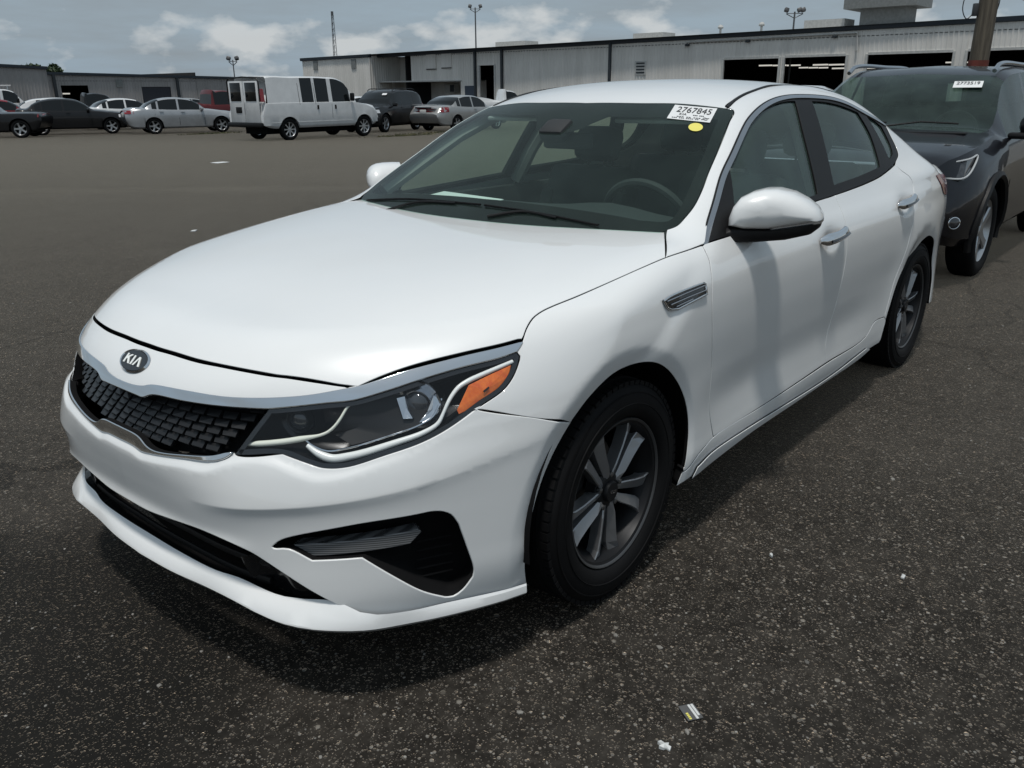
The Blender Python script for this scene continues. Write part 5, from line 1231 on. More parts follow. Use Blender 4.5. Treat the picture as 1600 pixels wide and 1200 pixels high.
mb=MB();V=[(X_(1.78),.52,1.47),(X_(1.78),.30,1.47),(X_(1.87),.30,1.54),(X_(1.87),.52,1.54)];V=[(x+.03,y,z+.03) for x,y,z in V];mb.add(V,[(0,1,2,3)]);mb.build('windshield_sticker','paper',so_)
# hidden white car behind the big sedan
# --- pickups
def pickup(name,label,loc,head,mat,crew=True,cap=False,rim='alloy'):
    L=5.5;e=3.55 if crew else 2.95
    roof=[(0,.6),(1.2,1.0),(1.45,1.10),(1.8,1.38),(2.1,1.68),(2.4,1.78),(e-.3,1.79),(e-.04,1.70),(e+.06,1.12),(e+.3,1.05),(L,.8)]
    if cap: roof=[(0,.6),(1.2,1.0),(1.45,1.10),(1.8,1.38),(2.1,1.66),(2.4,1.75),(3.6,1.76),(5.2,1.74),(5.4,1.6),(L,1.1)]
    return loft_car(name,label,'pickup',loc,head,suv_spec(mat,L=L,wb=3.4,xf=.95,xc=2.7,r=.38,roof=roof,deck=[(0,.85),(.08,.98),(.3,1.04),(.9,1.09),(1.4,1.12),(2,1.12),(e,1.12),(5.4,1.12),(5.5,1.05)],belt=[(0,.7),(1.2,1.05),(1.6,1.08),(e,1.10),(5.5,1.05)],panes=[(1.7,2.45),(2.52,e-.12)] if crew else [(1.75,2.75)],ws=[(1.5,2.1)],rw=[(e-.03,e+.05)] if not cap else [(5.25,5.42)],
      boxes=[('door_mirror',1.75,1.05,1.15,.12,.22,.24,'black_plastic',True),('rear_bumper',5.52,0,.55,.14,1.8,.18,'alloy',False)],side=[('tail_light',5.30,5.5,.85,1.08,'tail_red',.006),('headlight',.1,.45,.85,1.0,'head_lamp',.004),('door_handle',2.25,2.42,1.0,1.03,'black_plastic',.03)],nose=.2,tail=.08),'pickups at the back of the lot')
pickup('red_pickup','dark red pickup truck with tinted windows behind the silver sedan and the van',at_px(352,49),rad(172),'paint_maroon')
pickup('dark_pickup','black pickup truck in front of the far left workshop opening',at_px(158,60),rad(165),'paint_black')
pickup('white_truck','white pickup truck standing in front of the open workshop doorway',at_px(790,62),rad(150),'paint_bgwhite',crew=False)
# --- vans
def van(name,label,loc,head,full_=True,rack=False):
    L=5.30
    sp=dict(inset=.25,L=L,W=2.0,wb=3.43,xf=.80,r=.375,xc=2.5,mat='paint_bgwhite',sill=.42,roofw=.80,tumble=.10,nose=.22,tail=.03,bulge=.55,
     deck=[(0,.95),(.06,1.05),(.3,1.14),(.7,1.20),(1.0,1.24),(2,1.25),(5.1,1.25),(5.3,1.25)],
     roof=[(0,.7),(.8,1.15),(1.0,1.26),(1.3,1.60),(1.6,1.93),(1.9,2.06),(2.5,2.11),(4,2.12),(5.05,2.11),(5.2,2.08),(5.27,2.03),(5.3,1.96)],
     belt=[(0,.9),(.9,1.2),(1.3,1.24),(5.3,1.24)],panes=[(1.42,2.25),(2.42,2.98),(3.10,3.62)],ws=[(1.06,1.62)],rw=[],glass='dark_glass',rim='alloy',five=False,
     boxes=[('door_mirror',1.42,1.10,1.42,.12,.16,.28,'black_plastic',True),('rear_bumper',5.35,0,.55,.16,1.92,.16,'black_plastic',False),('front_bumper',-.02,0,.55,.14,1.86,.22,'black_plastic',False)],
     side=[('tail_light',5.16,5.30,1.30,1.72,'tail_red',.01),('door_handle',2.12,2.18,1.02,1.16,'black_plastic',.025),('door_handle',2.92,2.98,1.02,1.16,'black_plastic',.025),('door_gap',2.30,2.312,.5,1.2,'black_matte',.002),('door_gap',3.03,3.042,.5,1.9,'black_matte',.002),('door_gap',3.72,3.732,.5,1.9,'black_matte',.002),('side_moulding',1.35,5.1,.60,.62,'paint_bgwhite',.008)])
    root,X,sf=loft_car(name,label,'van',loc,head,sp,'white vans')
    for s in(1,-1):
        mb=MB();mb.box((X(5.305),.43*s,1.23),(.03,.82,1.48),bev=.012);mb.build('rear_door','paint_bgwhite',root,smooth=True)
        mb=MB();mb.box((X(5.323),.43*s,1.62),(.02,.60,.60),bev=.008);mb.build('rear_door_window','dark_glass',root,smooth=True)
    mb=MB();mb.box((X(5.325),.32,1.03),(.02,.34,.20),bev=.008);mb.build('licence_recess','black_plastic',root,smooth=True)
    mb=MB();mb.tube([(X(5.31),y,z) for y,z in((-.90,1.3),(-.90,1.95),(-.80,2.06),(0,2.10),(.80,2.06),(.90,1.95),(.90,1.3))],.025,6);mb.build('rear_frame','black_plastic',root,smooth=True)
    if rack:
        for x in(1.9,3.2,4.6):
            mb=MB();mb.tube([(X(x),-.8,2.05),(X(x),-.8,2.32),(X(x),.8,2.32),(X(x),.8,2.05)],.022,6);mb.build('rack_bar','alloy',root)
        for s in(1,-1):
            mb=MB();mb.tube([(X(1.7),.8*s,2.34),(X(5.0),.8*s,2.34)],.03,6);mb.build('rack_rail','alloy',root)
    return root
van('white_van','white cargo van with black rear frame standing alone in the middle of the lot',(-18.55,-24.55),rad(181))
van('ladder_rack_van','white van with a ladder rack at the far left by the workshop',at_px(8,58),rad(160),rack=True)
glassmat('suv_glass',(.42,.52,.47),refl=.75,haze=.10)
loft_car('white_neighbour_sedan','white sedan mostly hidden behind the large sedan, a sliver of its roof showing','car',(-9.6,-3.1),0,sedan_spec('paint_bgwhite'),'cars parked across the lot')
# --- dark crossover parked behind the white sedan
sp=suv_spec('paint_charcoal',L=4.66,W=1.86,wb=2.70,xf=.93,r=.36,xc=.93,glass='suv_glass',rim='alloy',sharp=28,nose=.42,nround=.7,roofw=.66,tumble=.17,
  deck=[(0,.72),(.05,.84),(.15,.92),(.4,.99),(.9,1.06),(1.15,1.095),(1.5,1.10),(4.2,1.12),(4.6,1.08),(4.66,.98)],
  roof=[(0,.6),(.9,.98),(1.02,1.04),(1.4,1.25),(1.75,1.455),(2.0,1.545),(2.4,1.585),(2.9,1.595),(3.5,1.575),(4.1,1.51),(4.35,1.42),(4.6,1.15),(4.66,.9)],
  belt=[(0,.66),(1.1,1.00),(1.6,1.03),(3.0,1.06),(4.2,1.13),(4.66,.95)],panes=[(1.50,2.42),(2.50,3.3),(3.38,4.0)],ws=[(1.10,1.90)],rw=[(4.30,4.55)],
  boxes=[],side=[('tail_light',4.3,4.6,.95,1.1,'tail_red',.006),('door_handle',2.2,2.4,.95,.98,'chrome',.03),('door_gap',1.40,1.408,.42,.99,'black_matte',.002),('door_gap',2.455,2.463,.42,1.02,'black_matte',.002)])
croot,X,sf=loft_car('dark_crossover','dark grey crossover with silver roof rails parked right behind the large white sedan','car',(-5.56,-.245),0,sp)
roof_rails(croot,X,1.565,1.85,3.9,.60,'satin_chrome',.028)
def cpatch(name,pts,mat,prot=.006,thick=.03,parent=croot):
    for s in(1,-1):
        V=[(X(x),s*(sf(x,z)+prot),z) for x,z in pts];n=len(V);c_=np.mean(V,0)
        V2=[(x,y-s*thick,z) for x,y,z in V];mb=MB();mb.add(V+V2,[tuple(range(n)),tuple(range(2*n-1,n-1,-1))]+[(i,(i+1)%n,n+(i+1)%n,n+i) for i in range(n)]);mb.build(name,mat,parent)
def end_y(x,z): return sf(x,z)
plain('satin_white',(.45,.47,.48),.3)
# headlights with white light outlines
cpatch('headlight',[(.16,.80),(.30,.79),(.52,.90),(.60,.955),(.40,.935),(.17,.885)],'lamp_lens',.004,.05)
for s in(1,-1):
    pts=[(.17,.885),(.40,.930),(.57,.948),(.50,.90),(.31,.805),(.17,.812)]
    P3=cr([(X(x),s*(sf(x,z)+.010),z) for x,z in pts],.03);mb=MB();mb.tube(P3,.007,6);mb.build('light_guide','satin_white',croot,smooth=True)
    # fog lamp ring
    fx,fz=.20,.50;c0=np.array([X(fx),s*(sf(fx,fz)+.004),fz]);ax=np.array([.75,.66*s,0]);ax/=np.linalg.norm(ax);e1=np.array([-ax[1],ax[0],0]);e2=np.array([0,0,1.])
    fg=empty('fog_lamp',parent=croot)
    mb=MB();mb.tube([c0+.040*(e1*math.cos(t)+e2*math.sin(t)) for t in np.linspace(0,2*math.pi,25)],.006,6,cap=False);mb.build('ring','chrome',fg,smooth=True)
    mb=MB();mb.add([c0+.037*(e1*math.cos(t)+e2*math.sin(t))+ax*(.006) for t in np.linspace(0,2*math.pi,25)[:-1]]+[c0+ax*.02],[(i,(i+1)%24,24) for i in range(24)]);mb.build('lamp_glass','lamp_lens',fg,smooth=True)
    # wheel arch cladding, mirror, lower cladding
    for c_ in(.93,.93+2.70):
        arc=[(c_+.43*math.cos(t),.36+.43*math.sin(t)) for t in np.linspace(-.25,math.pi+.25,21)]
        mb=MB();mb.tube([(X(x),s*(sf(x,max(z,.34))+.0),z) for x,z in arc],.030,6);mb.build('arch_cladding','black_plastic',croot,smooth=True)
    mm=empty('door_mirror',parent=croot)
    mb=MB();mb.box((X(1.47),s*1.03,1.13),(.12,.21,.145),bev=.05);mb.build('cap','paint_charcoal',mm,smooth=True)
    mb=MB();mb.box((X(1.45),s*.93,1.05),(.10,.14,.05),bev=.02);mb.build('arm','black_plastic',mm,smooth=True)
# grille, bumper insert, hood line, cowl, wipers
mb=MB();mb.box((X(.03),0,.74),(.05,.95,.17),bev=.02);mb.build('grille','black_plastic',croot,smooth=True)
mb=MB();mb.box((X(.005),0,.36),(.10,1.3,.16),bev=.04);mb.build('bumper_insert','black_plastic',croot,smooth=True)
mb=MB();mb.box((X(1.06),0,1.075),(.16,1.30,.02),bev=.008);mb.build('cowl','black_plastic',croot,smooth=True)
for y0,y1 in((-.55,.0),(-.02,.55)):
    mb=MB();mb.tube([(X(1.10),y0,1.115),(X(1.17),(y0+y1)/2,1.155),(X(1.15),y1,1.145)],.008,6);mb.build('wiper','black_plastic',croot,smooth=True)
for y_ in(.37,-.37): seat(X(2.35),y_,.5,croot,.16);seat(X(3.3),y_,.55,croot,.16)
mb=MB();mb.box((X(2.9),0,.80),(3.0,1.5,.42));mb.build('cabin_floor','interior_dark',croot)
mb=MB();mb.box((X(1.45),0,1.02),(.5,1.45,.10),bev=.03);mb.build('dashboard','interior_dark',croot,smooth=True)
mb=MB();mb.tube([(X(1.82),.37+.18*math.cos(t),1.05+.17*math.sin(t)) for t in np.linspace(0,2*math.pi,29)],.014,6,cap=False);mb.build('steering_wheel','interior_dark',croot,smooth=True)
V=[];
c0=[(X(1.735),.34,1.435),(X(1.745),.56,1.435),(X(1.66),.57,1.385),(X(1.65),.35,1.385)]
c0=[(x+.02,y,z+.03) for x,y,z in c0]
st_=empty('windshield_sticker',parent=croot);mb=MB();mb.add(c0,[(0,1,2,3)]);mb.build('sheet','paper',st_)
text_on('printed_line','2773519',np.array(c0),(.10,.42,.80,.45),'ink',st_,.004);
for o_ in st_.children: pass
# =====================================================================
# buildings
# =====================================================================
def siding(name,col,dark):
    a=NT(name);p=a.geo();st=a.n('ShaderNodeMapping');st.inputs['Scale'].default_value=(1.2,1.2,.12);a.l(p,st.inputs[0])
    s1=a.noise(1.,5,.6,st.outputs[0]);s2=a.noise(.25,4,.5,p)
    c=a.ramp(s1,[(.3,dark),(.62,col)]);c=a.mix(a.math('MULTIPLY',a.ramp(s2,[(.4,(0,0,0)),(.75,(1,1,1))]),.25),c,dark)
    a.set(Base_Color=c,Roughness=.6);return a.m
siding('siding',(.80,.775,.73),(.66,.64,.60));siding('siding_grey',(.40,.38,.37),(.31,.295,.285))
plain('fascia_blue',(.016,.024,.034),.5);plain('downspout_dark',(.02,.026,.032),.5);plain('white_trim',(.50,.50,.48),.6,var=.12);plain('blue_door',(.035,.050,.075),.5)
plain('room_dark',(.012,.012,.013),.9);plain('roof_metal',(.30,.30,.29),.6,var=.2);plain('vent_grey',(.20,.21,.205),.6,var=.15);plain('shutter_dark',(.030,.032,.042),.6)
a=NT('tube_light');a.set(Base_Color=(.8,.8,.8));a.b.inputs['Emission Color'].default_value=(1,.97,.88,1);a.b.inputs['Emission Strength'].default_value=.55
def corr(axis,off,s0,s1,zb,zt,openings,sgn,pitch=.30,dep=.035):
    """corrugated sheet in the plane axis=off from s0 to s1; zt may be a pair for a sloping top edge"""
    br={s0,s1}
    for a0,a1,_,_ in openings: br|={max(s0,a0),min(s1,a1)}
    br=sorted(br);V=[];F=[]
    top=lambda s:zt[0]+(zt[1]-zt[0])*(s-s0)/(s1-s0)
    prof=((0,0),(.62,0),(.70,1),(.92,1))
    for b0,b1 in zip(br[:-1],br[1:]):
        if b1-b0<.01: continue
        pts=[(b0,0.)];k=math.floor(b0/pitch)
        while k*pitch<b1:
            for fr,h in prof:
                s=(k+fr)*pitch
                if b0+.005<s<b1-.005: pts.append((s,h))
            k+=1
        pts.append((b1,0.))
        mid=(b0+b1)/2;ops=sorted([(o[2],o[3]) for o in openings if o[0]<=mid<=o[1]]);spans=[];z=None;cur=zb
        for o0,o1 in ops:
            if o0>cur: spans.append((cur,o0))
            cur=o1
        spans.append((cur,None))
        for z0,z1 in spans:
            b=len(V)
            for s,h in pts:
                d=off+sgn*dep*h;zz=top(s) if z1 is None else z1
                V+= [(d,s,z0),(d,s,zz)] if axis=='x' else [(s,d,z0),(s,d,zz)]
            F+=[(b+2*i,b+2*i+2,b+2*i+3,b+2*i+1) for i in range(len(pts)-1)]
    return V,F
def wallpart(name,parent,mat,*a,**k):
    V,F=corr(*a,**k);mb=MB();mb.add(V,F);return mb.build(name,mat,parent,fix=False)
def bbox(name,parent,mat,x0,x1,y0,y1,z0,z1,bev=0):
    mb=MB();mb.box(((x0+x1)/2,(y0+y1)/2,(z0+z1)/2),(abs(x1-x0),abs(y1-y0),abs(z1-z0)),bev=bev);return mb.build(name,mat,parent,smooth=bool(bev))
# ---- long light warehouse across the lot, front wall at x=-60
wh=empty('warehouse',(-60,-30,gz(-60,-30)));wh.location=(0,0,0)
tag(wh,'long light grey corrugated metal warehouse with dark eaves and open bay doors','building')
X0=-60.;ev=lambda y:4.71+(5.26-4.71)*(y+77.78)/(68.27)
bays=[(-28.9,-24.5),(-24.2,-19.75),(-18.45,-13.05),(-12.35,-7.4),(-6.7,-1.5)]
ops=[(b0,b1,-1.5,3.45+.004*(b0+28)) for b0,b1 in bays]+[(-53.25,-51.35,-1.5,3.6)]
wallpart('wall',wh,'siding','x',X0,-62.2,12.,-1.5,(ev(-62.2),ev(12)),ops+[(-62.2,-55.6,-1.5,2.25)],1)
wallpart('wall',wh,'siding','x',X0+1.2,-77.78,-67.0,-1.5,(4.72,ev(-67)),[],1)
wallpart('wall',wh,'siding','y',-67.0,X0-4.5,X0+1.2,-1.5,(4.74,4.74),[],1)
wallpart('wall',wh,'siding','x',X0-3.0,-67.0,-62.2,-1.5,(4.72,4.76),[(-67.0,-62.2,-1.5,2.2)],1)
wallpart('wall',wh,'siding','y',-77.78,X0-40,X0+1.2,-1.5,(4.71,4.71),[],-1)
# recessed ground floor with its canopy edge
wallpart('porch_wall',wh,'siding','x',X0-3.4,-67.,-55.4,-1.5,(2.35,2.35),[],1)
bbox('canopy_edge',wh,'white_trim',X0-3.4,X0+.12,-67.0,-55.5,2.22,2.34)
bbox('porch_window',wh,'dark_glass',X0-3.36,X0-3.30,-65.6,-64.2,.9,1.75)
ac=empty('air_conditioner',parent=wh);bbox('case',ac,'white_trim',X0-3.35,X0-2.6,-60.3,-58.9,1.2,2.0,.03);bbox('grille',ac,'downspout_dark',X0-2.6,X0-2.57,-59.5,-58.95,1.27,1.93)
bbox('door',wh,'blue_door',X0+.02,X0+.07,-55.05,-53.9,-1.2,1.8)
for y in(-53.66,-50.43,-38.88): bbox('downspout',wh,'downspout_dark',X0+.04,X0+.24,y-.11,y+.11,-1.2,ev(y)-.05,.03)
# eave
mb=MB();V=[(X0+d,y,ev(y)+h) for y in(-77.9,12) for d,h in((1.35 if y<-60 else .18,-.16),(1.38 if y<-60 else .21,.12),(-.3,.16),(-.3,-.16))]
mb=MB()
def eave(y0,y1,xo):
    V=[(X0+xo+d,y,ev(y)+h) for y in(y0,y1) for d,h in((.05,-.20),(.16,-.16),(.18,.10),(-.3,.14),(-.3,-.2))]
    mb.add(V,[(i,(i+1)%5,5+(i+1)%5,5+i) for i in range(5)]+[(0,1,2,3,4),(9,8,7,6,5)])
eave(-77.95,-66.95,1.2);eave(-66.95,12,0.);mb.build('eave',('fascia_blue'),wh)
mb=MB();mb.add([(X0+1.3,-77.9,ev(-77.9)+.1),(X0-.2,12,ev(12)+.1),(X0-25,12,ev(12)+1.2),(X0-25,-77.9,ev(-77.9)+1.2)],[(0,1,2,3)]);mb.build('roof','roof_metal',wh)
# openings: frames, rooms behind, tubes of light
for (b0,b1,_,zt) in ops:
    fr=empty('bay_door' if b1-b0>3 else 'doorway',parent=wh)
    for y in(b0,b1): bbox('jamb',fr,'white_trim',X0-.10,X0+.07,y-.08,y+.08,-1.3,zt+.002)
    bbox('lintel',fr,'white_trim' if b1-b0>3 else 'siding',X0-.09,X0+.06,b0+.08,b1-.08,zt-.06,zt+.10)
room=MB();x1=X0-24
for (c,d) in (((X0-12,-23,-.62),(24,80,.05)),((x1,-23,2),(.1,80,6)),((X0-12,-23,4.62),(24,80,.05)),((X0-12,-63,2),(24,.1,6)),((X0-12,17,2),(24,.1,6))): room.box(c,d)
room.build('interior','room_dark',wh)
for y0,y1,x,z in ((-28.3,-24.9,X0-5,3.0),(-24.0,-20.4,X0-5,2.95),(-24.0,-20.6,X0-9,2.75),(-27.5,-25,X0-11,2.9),(-17,-14,X0-14,3.1)):
    for k in range(3):
        l=(y1-y0)/3;bbox('light_tube',wh,'tube_light',x-.06,x+.06,y0+k*l,y0+(k+1)*l-.08,z-.02*k,z+.10-.02*k)
# wall furniture
lv=empty('louver',parent=wh);bbox('frame',lv,'white_trim',X0+.02,X0+.07,-36.5,-35.5,2.45,3.5)
for k in range(4): bbox('slot',lv,'downspout_dark',X0+.07,X0+.09,-36.38,-35.62,2.58+k*.23,2.69+k*.23)
for y0,y1,z0,z1 in((-60.04,-58.74,3.4,4.75),(-57.99,-56.71,3.47,4.75)): bbox('boarded_window',wh,'siding',X0+.03,X0+.09,y0,y1,z0,z1);bbox('window_sill',wh,'downspout_dark',X0+.03,X0+.12,y0,y1,z0-.08,z0-.02)
for y,xo in((-75.5,1.2),(-69.3,1.2)): bbox('wall_vent',wh,'vent_grey',X0+xo+.02,X0+xo+.09,y-.35,y+.35,3.6,4.5)
bbox('wall_vent',wh,'vent_grey',X0-3+.02,X0-3+.09,-64.9,-64.2,3.6,4.5)
mb=MB();mb.tube([(X0+.14,-31.9,4.72),(X0+.14,-19.2,4.83),(X0+.14,-19.1,3.7)],.07,6);mb.build('gutter_pipe','white_trim',wh)
for y,z in((-31.9,4.62),(-27,4.7),(-20.7,4.75)):
    mb=MB();mb.box((X0+.14,y,z-.1),(.22,.3,.16),bev=.03);mb.build('wall_lamp','downspout_dark',wh)
# roof fittings
for y0,y1,h in((-51.9,-48.4,.45),(-36.9,-34.1,.42),(-22.5,-19.6,.55)): bbox('skylight',wh,'white_trim',X0-4.5,X0-2.5,y0-1.5,y1-1.5,ev(y0)+.15,ev(y0)+.25+h)
for y in(-30.3,-27.0):
    mb=MB();mb.tube([(X0-2,y,ev(y)),(X0-2,y,ev(y)+.65)],.09,8);mb.lathe([(0,.28),(.14,.24),(.22,.1),(.2,0)],(X0-2,y,ev(y)+.6),axis='z',n=14);mb.build('roof_ventilator','white_trim',wh,smooth=True)
for y0,y1,zz in((-20.3,-17.1,6.5),(-9.9,-6.7,6.6)):
    vt=empty('roof_vent',parent=wh);bbox('shaft',vt,'vent_grey',X0-5,X0-2.6,y0+.2,y1,ev(y0),zz+.1);bbox('hood',vt,'vent_grey',X0-5.6,X0-2.0,y0-.8,y1+.8,zz,zz+.75)
# ---- low grey workshop on the left, front wall at y=-88
ws_=empty('workshop');tag(ws_,'low dark grey metal workshop with two openings behind the parked cars on the left','building')
Y0=-88.;et=lambda x:3.30+(2.92-3.30)*(-(x+35.2)/21.6)
wallpart('wall',ws_,'siding_grey','y',Y0,-75.,-35.2,-1.6,(2.62,3.30),[(-40.05,-37.4,-1.6,2.18),(-48.9,-45.65,-1.6,2.03)],1)
wallpart('wall',ws_,'siding_grey','y',Y0+2.5,-35.2,-5.,-1.6,(3.70,4.9),[],1)
wallpart('wall',ws_,'siding_grey','x',-35.2,Y0,Y0+2.5,-1.6,(3.5,3.7),[],-1)
mb=MB()
for xa,xb,za,zb,yo in((-75,-35.2,2.62,3.30,0),(-35.3,-5,3.70,4.9,2.5)):
    V=[(x,Y0+yo+d,z+h) for x,z in((xa,za),(xb,zb)) for d,h in((.05,-.12),(.22,-.1),(.22,.14),(-.3,.14),(-.3,-.12))];mb.add(V,[(i,(i+1)%5,5+(i+1)%5,5+i) for i in range(5)]+[(0,1,2,3,4),(9,8,7,6,5)])
mb.build('eave','fascia_blue',ws_)
mb=MB();mb.add([(-75,Y0,2.7),(-35.2,Y0,3.38),(-35.2,Y0-14,3.5),(-75,Y0-14,2.9)],[(0,1,2,3)]);mb.add([(-35.2,Y0+2.5,3.8),(-5,Y0+2.5,5.0),(-5,Y0-14,5.0),(-35.2,Y0-14,3.8)],[(0,1,2,3)]);mb.build('roof','roof_metal',ws_)
for x in(-36.8,-49.7): bbox('downspout',ws_,'downspout_dark',x-.13,x+.13,Y0+.05,Y0+.25,-1.4,et(x)-.1)
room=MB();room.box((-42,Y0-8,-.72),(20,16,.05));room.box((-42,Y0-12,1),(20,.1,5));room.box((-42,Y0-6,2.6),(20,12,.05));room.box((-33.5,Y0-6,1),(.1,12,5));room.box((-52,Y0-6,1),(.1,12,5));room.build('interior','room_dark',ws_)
bbox('roller_shutter',ws_,'shutter_dark',-48.9,-45.65,Y0-.12,Y0-.06,-1.5,2.03)
for k in range(3): bbox('light_tube',ws_,'tube_light',-39.9+k*.85,-39.9+k*.85+.7,Y0-4,Y0-3.9,1.35-.03*k,1.48-.03*k)
bbox('wall_vent',ws_,'vent_grey',-43.64,-42.95,Y0+.03,Y0+.10,2.0,2.75)
# =====================================================================
# poles, tower, trees
# =====================================================================
plain('pole_metal',(.10,.105,.11),.5,metal=.3);plain('lamp_case',(.05,.052,.055),.5)
a=NT('pole_wood');st=a.n('ShaderNodeMapping');st.inputs['Scale'].default_value=(22,22,1.2);a.l(a.obj(),st.inputs[0]);a.set(Base_Color=a.ramp(a.noise(1.,6,.65,st.outputs[0]),[(.3,(.055,.045,.034)),(.7,(.16,.135,.10))]),Roughness=.85);a.bump(a.noise(1.,6,.65,st.outputs[0]),.5,.01)
plain('red_band',(.14,.032,.022),.8,var=.3)
def flood_pole(name,label,loc,top,heads,spread=.9,r=.09):
    z0=gz(*loc);o=empty(name,(loc[0],loc[1],z0));tag(o,label,'light pole','floodlight poles')
    h=top-z0;mb=MB();mb.tube([(0,0,-.3),(0,0,h)],[r,r*.7],10);mb.build('mast','pole_metal',o,smooth=True)
    dx,dy=RH
    mb=MB();mb.tube([(-dx*spread,-dy*spread,h-.15),(0,0,h-.45),(dx*spread,dy*spread,h-.15)],.035,6);mb.tube([(-dx*spread,-dy*spread,h-.12),(dx*spread,dy*spread,h-.12)],.03,6);mb.build('bracket','pole_metal',o)
    for t in heads:
        mb=MB();R_=np.array(Matrix.Rotation(math.atan2(dy,dx),3,'Z')@Matrix.Rotation(math.radians(18 if t<0 else -18),3,'Y')@Matrix.Rotation(math.radians(-25),3,'X'))
        mb.box((dx*spread*t,dy*spread*t,h+.12),(.32,.26,.28),bev=.04,R=R_);mb.build('floodlight','lamp_case',o,smooth=True)
    return o
flood_pole('floodlight_pole','grey pole with two floodlights rising behind the middle of the warehouse roof',(-64,-57.2),8.9,(-1,1),.5)
flood_pole('floodlight_pole','distant pole with two floodlights left of the warehouse, above the white van',(-41.0,-63.6),3.95,(-1,1),.34,.06)
flood_pole('floodlight_pole','pole with three floodlights above the warehouse bay doors on the right',(-64.5,-25.6),6.75,(-1,.55,1),.62)
tw=empty('radio_tower',(-101.2,-124.1,gz(-101,-124)));tag(tw,'thin lattice radio tower beyond the left end of the warehouse','tower')
hT=13.9+1.2
for k in range(3):
    an=2*math.pi*k/3;mb=MB();mb.tube([(.55*math.cos(an),.55*math.sin(an),-.5),(.2*math.cos(an),.2*math.sin(an),hT)],.05,6);mb.build('leg','pole_metal',tw)
mb=MB()
for i in range(16):
    z0,z1=i*hT/16,(i+1)*hT/16
    for k in range(3):
        a0,a1=2*math.pi*k/3,2*math.pi*(k+1)/3;r0=.55-.35*z0/hT;r1=.55-.35*z1/hT
        mb.tube([(r0*math.cos(a0),r0*math.sin(a0),z0),(r1*math.cos(a1),r1*math.sin(a1),z1)],.022,5)
mb.build('lattice','pole_metal',tw)
mb=MB();mb.tube([(0,0,hT-.1),(0,0,hT+.6)],.22,8);mb.build('beacon','pole_metal',tw)
up=empty('utility_pole',(-22.32,-3.30,gz(-22.3,-3.3)));tag(up,'weathered wooden utility pole with a red painted band behind the dark crossover','pole')
mb=MB();mb.tube([(0,0,-.2),(.05,.05,3),(.12,.10,9)],[.23,.215,.18],18);mb.build('shaft','pole_wood',up,smooth=True,sharp=60)
mb=MB();mb.tube([(.027,.027,1.62),(.035,.035,2.12)],[.232,.229],18,cap=False);mb.build('painted_band','red_band',up,smooth=True)
mb=MB();mb.box((.02+RH[0]*-.26,.02+RH[1]*-.26,3.25),(.12,.12,.28),rz=math.atan2(RH[1],RH[0]),bev=.02);mb.build('junction_box','lamp_case',up,smooth=True)
for s,q in((-1,[(.26,3.2),(.42,3.05),(.55,3.25),(.5,3.6),(.24,3.75)]),(1,[(.23,3.1),(.30,3.4),(.25,3.9)])):
    mb=MB();mb.tube(cr([(RH[0]*d*s,RH[1]*d*s,z) for d,z in q],.06),.012,5);mb.build('cable','black_plastic',up)
a=NT('leaf');a.set(Base_Color=a.ramp(a.noise(.9,4,.6,a.geo()),[(.3,(.012,.028,.010)),(.7,(.045,.075,.022))]),Roughness=.7)
plain('bark',(.06,.05,.04),.9)
def tree(label,loc,base,h,rx,seed):
    rg=np.random.default_rng(seed);o=empty('broadleaf_tree',(loc[0],loc[1],base));tag(o,label,'tree','trees behind the workshop')
    mb=MB();mb.tube([(0,0,-.5),(.1,0,h*.4),(.0,.1,h*.8)],[.28,.2,.06],8)
    cl=[]
    for k in range(16):
        an=rg.uniform(0,6.28);rr=rx*rg.uniform(.15,.8);z=h*rg.uniform(.45,.92);cl.append((rr*math.cos(an),rr*math.sin(an),z,rx*rg.uniform(.22,.42)))
        mb.tube([(0,0,h*.35),(rr*.5*math.cos(an),rr*.5*math.sin(an),z*.8),(rr*math.cos(an),rr*math.sin(an),z)],[.09,.05,.02],5)
    mb.build('trunk','bark',o,smooth=True)
    V=[];F=[]
    for cx,cy,cz,cr_ in cl:
        for _ in range(170):
            d=rg.normal(size=3);d/=np.linalg.norm(d);p=np.array([cx,cy,cz])+d*cr_*rg.uniform(.6,1.05)*[1,1,.75];s=rg.uniform(.14,.30)
            u=rg.normal(size=3);u/=np.linalg.norm(u);v=np.cross(u,rg.normal(size=3));v/=np.linalg.norm(v);b=len(V)
            V+=[p+u*s,p+v*s*.7,p-u*s,p-v*s*.7];F.append((b,b+1,b+2,b+3))
    mobj('crown',V,F,'leaf',o)
tree('dark green tree showing above the workshop roof on the left',(-47.5,-117.5),-.9,6.1,3.3,3)
tree('small treetop above the taller left part of the workshop',(-31.5,-113),-.9,6.2,1.6,5)
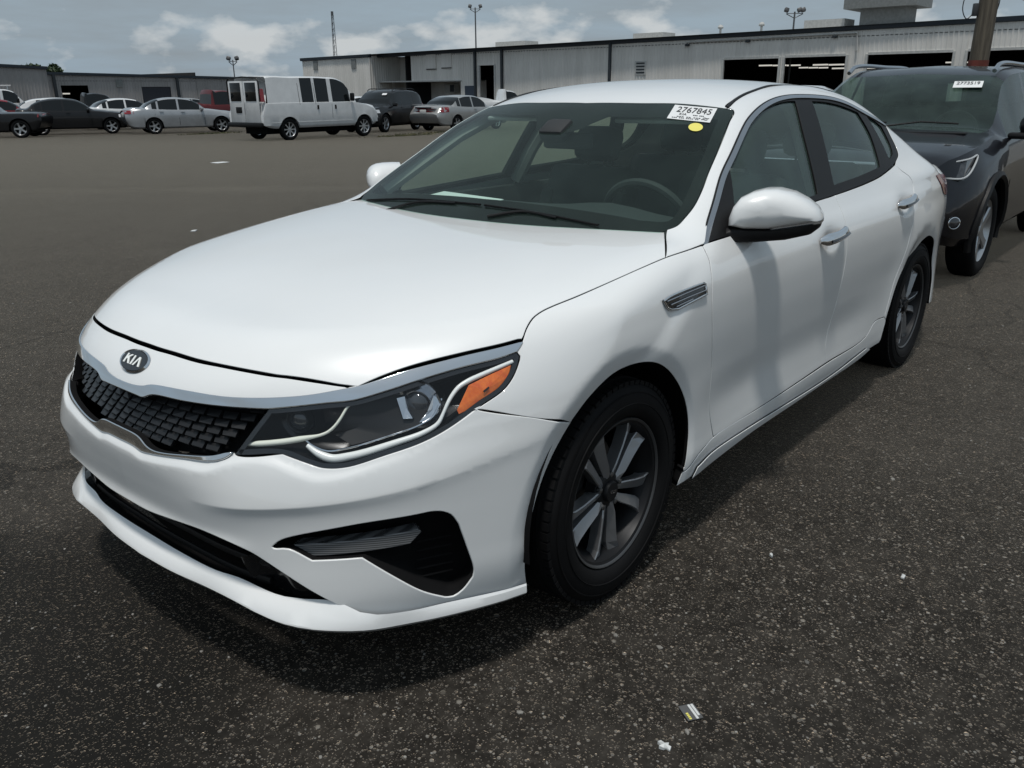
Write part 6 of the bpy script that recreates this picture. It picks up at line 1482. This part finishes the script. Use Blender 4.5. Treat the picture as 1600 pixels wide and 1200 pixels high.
# =====================================================================
# small things on the asphalt
# =====================================================================
plain('label_film',(.10,.10,.10),.3);plain('litter_white',(.62,.63,.62),.7,var=.1)
lt=empty('torn_label',(.318,1.322,.004),.98);tag(lt,'torn printed label with white stripes lying on the asphalt near the bottom','litter')
mb=MB();mb.box((0,0,.0015),(.052,.040,.002));mb.build('film','label_film',lt)
mb=MB();mb.box((-.003,.013,.0035),(.040,.006,.0015));mb.build('stripe','litter_white',lt)
mb=MB();mb.box((.002,.005,.0035),(.050,.006,.0015));mb.build('stripe','litter_white',lt)
mb=MB()
for k in range(4): mb.box((.004+.006*k,-.012,.0035),(.004,.006,.0012))
mb.build('print','sticker_yellow',lt)
def scrap(label,loc,pts,rot=0,mat='litter_white'):
    z=gz(*loc);mb=MB();rg=np.random.default_rng(int(abs(loc[0])*1000))
    n=len(pts);V=[(x,y,.004+rg.uniform(0,.006)) for x,y in pts]+[(sum(p[0] for p in pts)/n,sum(p[1] for p in pts)/n,.012)];F=[(i,(i+1)%n,n) for i in range(n)]
    V2=[(x,y,.001) for x,y in pts];mb.add(V+V2,F+[((i+1)%n,i,n+1+i,n+1+(i+1)%n) for i in range(n)])
    o=mb.build('paper_scrap',mat);o.location=(loc[0],loc[1],z);o.rotation_euler=(0,0,rot);tag(o,label,'litter','scraps of paper on the asphalt');return o
scrap('crumpled white paper scrap on the asphalt at the bottom right of centre',(.455,1.328),[(-.016,-.006),(-.008,-.014),(-.002,-.006),(.006,-.012),(.010,-.002),(.006,.004),(.013,.012),(.004,.016),(-.002,.010),(-.010,.012),(-.008,.002)],.6)
scrap('small white chip on the asphalt right of the front wheel',(-.5,1.169),[(-.010,-.003),(.002,-.006),(.012,.002),(.004,.005),(-.006,.003)],.3)
scrap('white chip of paper on the asphalt far right of the front wheel',(-.631,1.536),[(-.009,-.004),(.006,-.006),(.010,.003),(-.005,.006)],.2)
scrap('white paper lying flat on the lot in front of the silver sedan',(-9.211,-15.831),[(-.20,-.12),(.16,-.16),(.24,.10),(-.12,.16)],.3)
scrap('pale scrap on the lot left of the white hood, nearer one',(-2.108,-5.121),[(-.05,-.02),(.04,-.03),(.06,.02),(-.03,.03)],.2)
scrap('pale scrap on the lot left of the white hood, farther one',(-3.034,-6.542),[(-.05,-.02),(.04,-.03),(.05,.02),(-.04,.03)],.9)
# weeds in the cracks under the van
a=NT('weed');a.set(Base_Color=a.ramp(a.noise(3,3,.5,a.geo()),[(.3,(.03,.045,.012)),(.7,(.11,.095,.035))]),Roughness=.8)
rg=np.random.default_rng(11);V=[];F=[]
for (cx,cy,sx,sy,n_) in ((-21.5,-22.6,1.6,.35,500),(-18.6,-31.6,1.4,.3,380),(-24.5,-23.6,2.2,.3,420)):
    for _ in range(n_):
        x=cx+rg.normal()*sx*.5;y=cy+rg.normal()*sy*.5;z=gz(x,y);h=rg.uniform(.02,.07);an=rg.uniform(0,6.28);b=len(V);w_=.02
        V+=[(x-w_*math.cos(an),y-w_*math.sin(an),z),(x+w_*math.cos(an),y+w_*math.sin(an),z),(x+rg.normal()*.03,y+rg.normal()*.03,z+h)];F.append((b,b+1,b+2))
tag(mobj('weeds',V,F,'weed'),'dry weeds growing in cracks of the lot beside the van','weeds',kind='stuff')
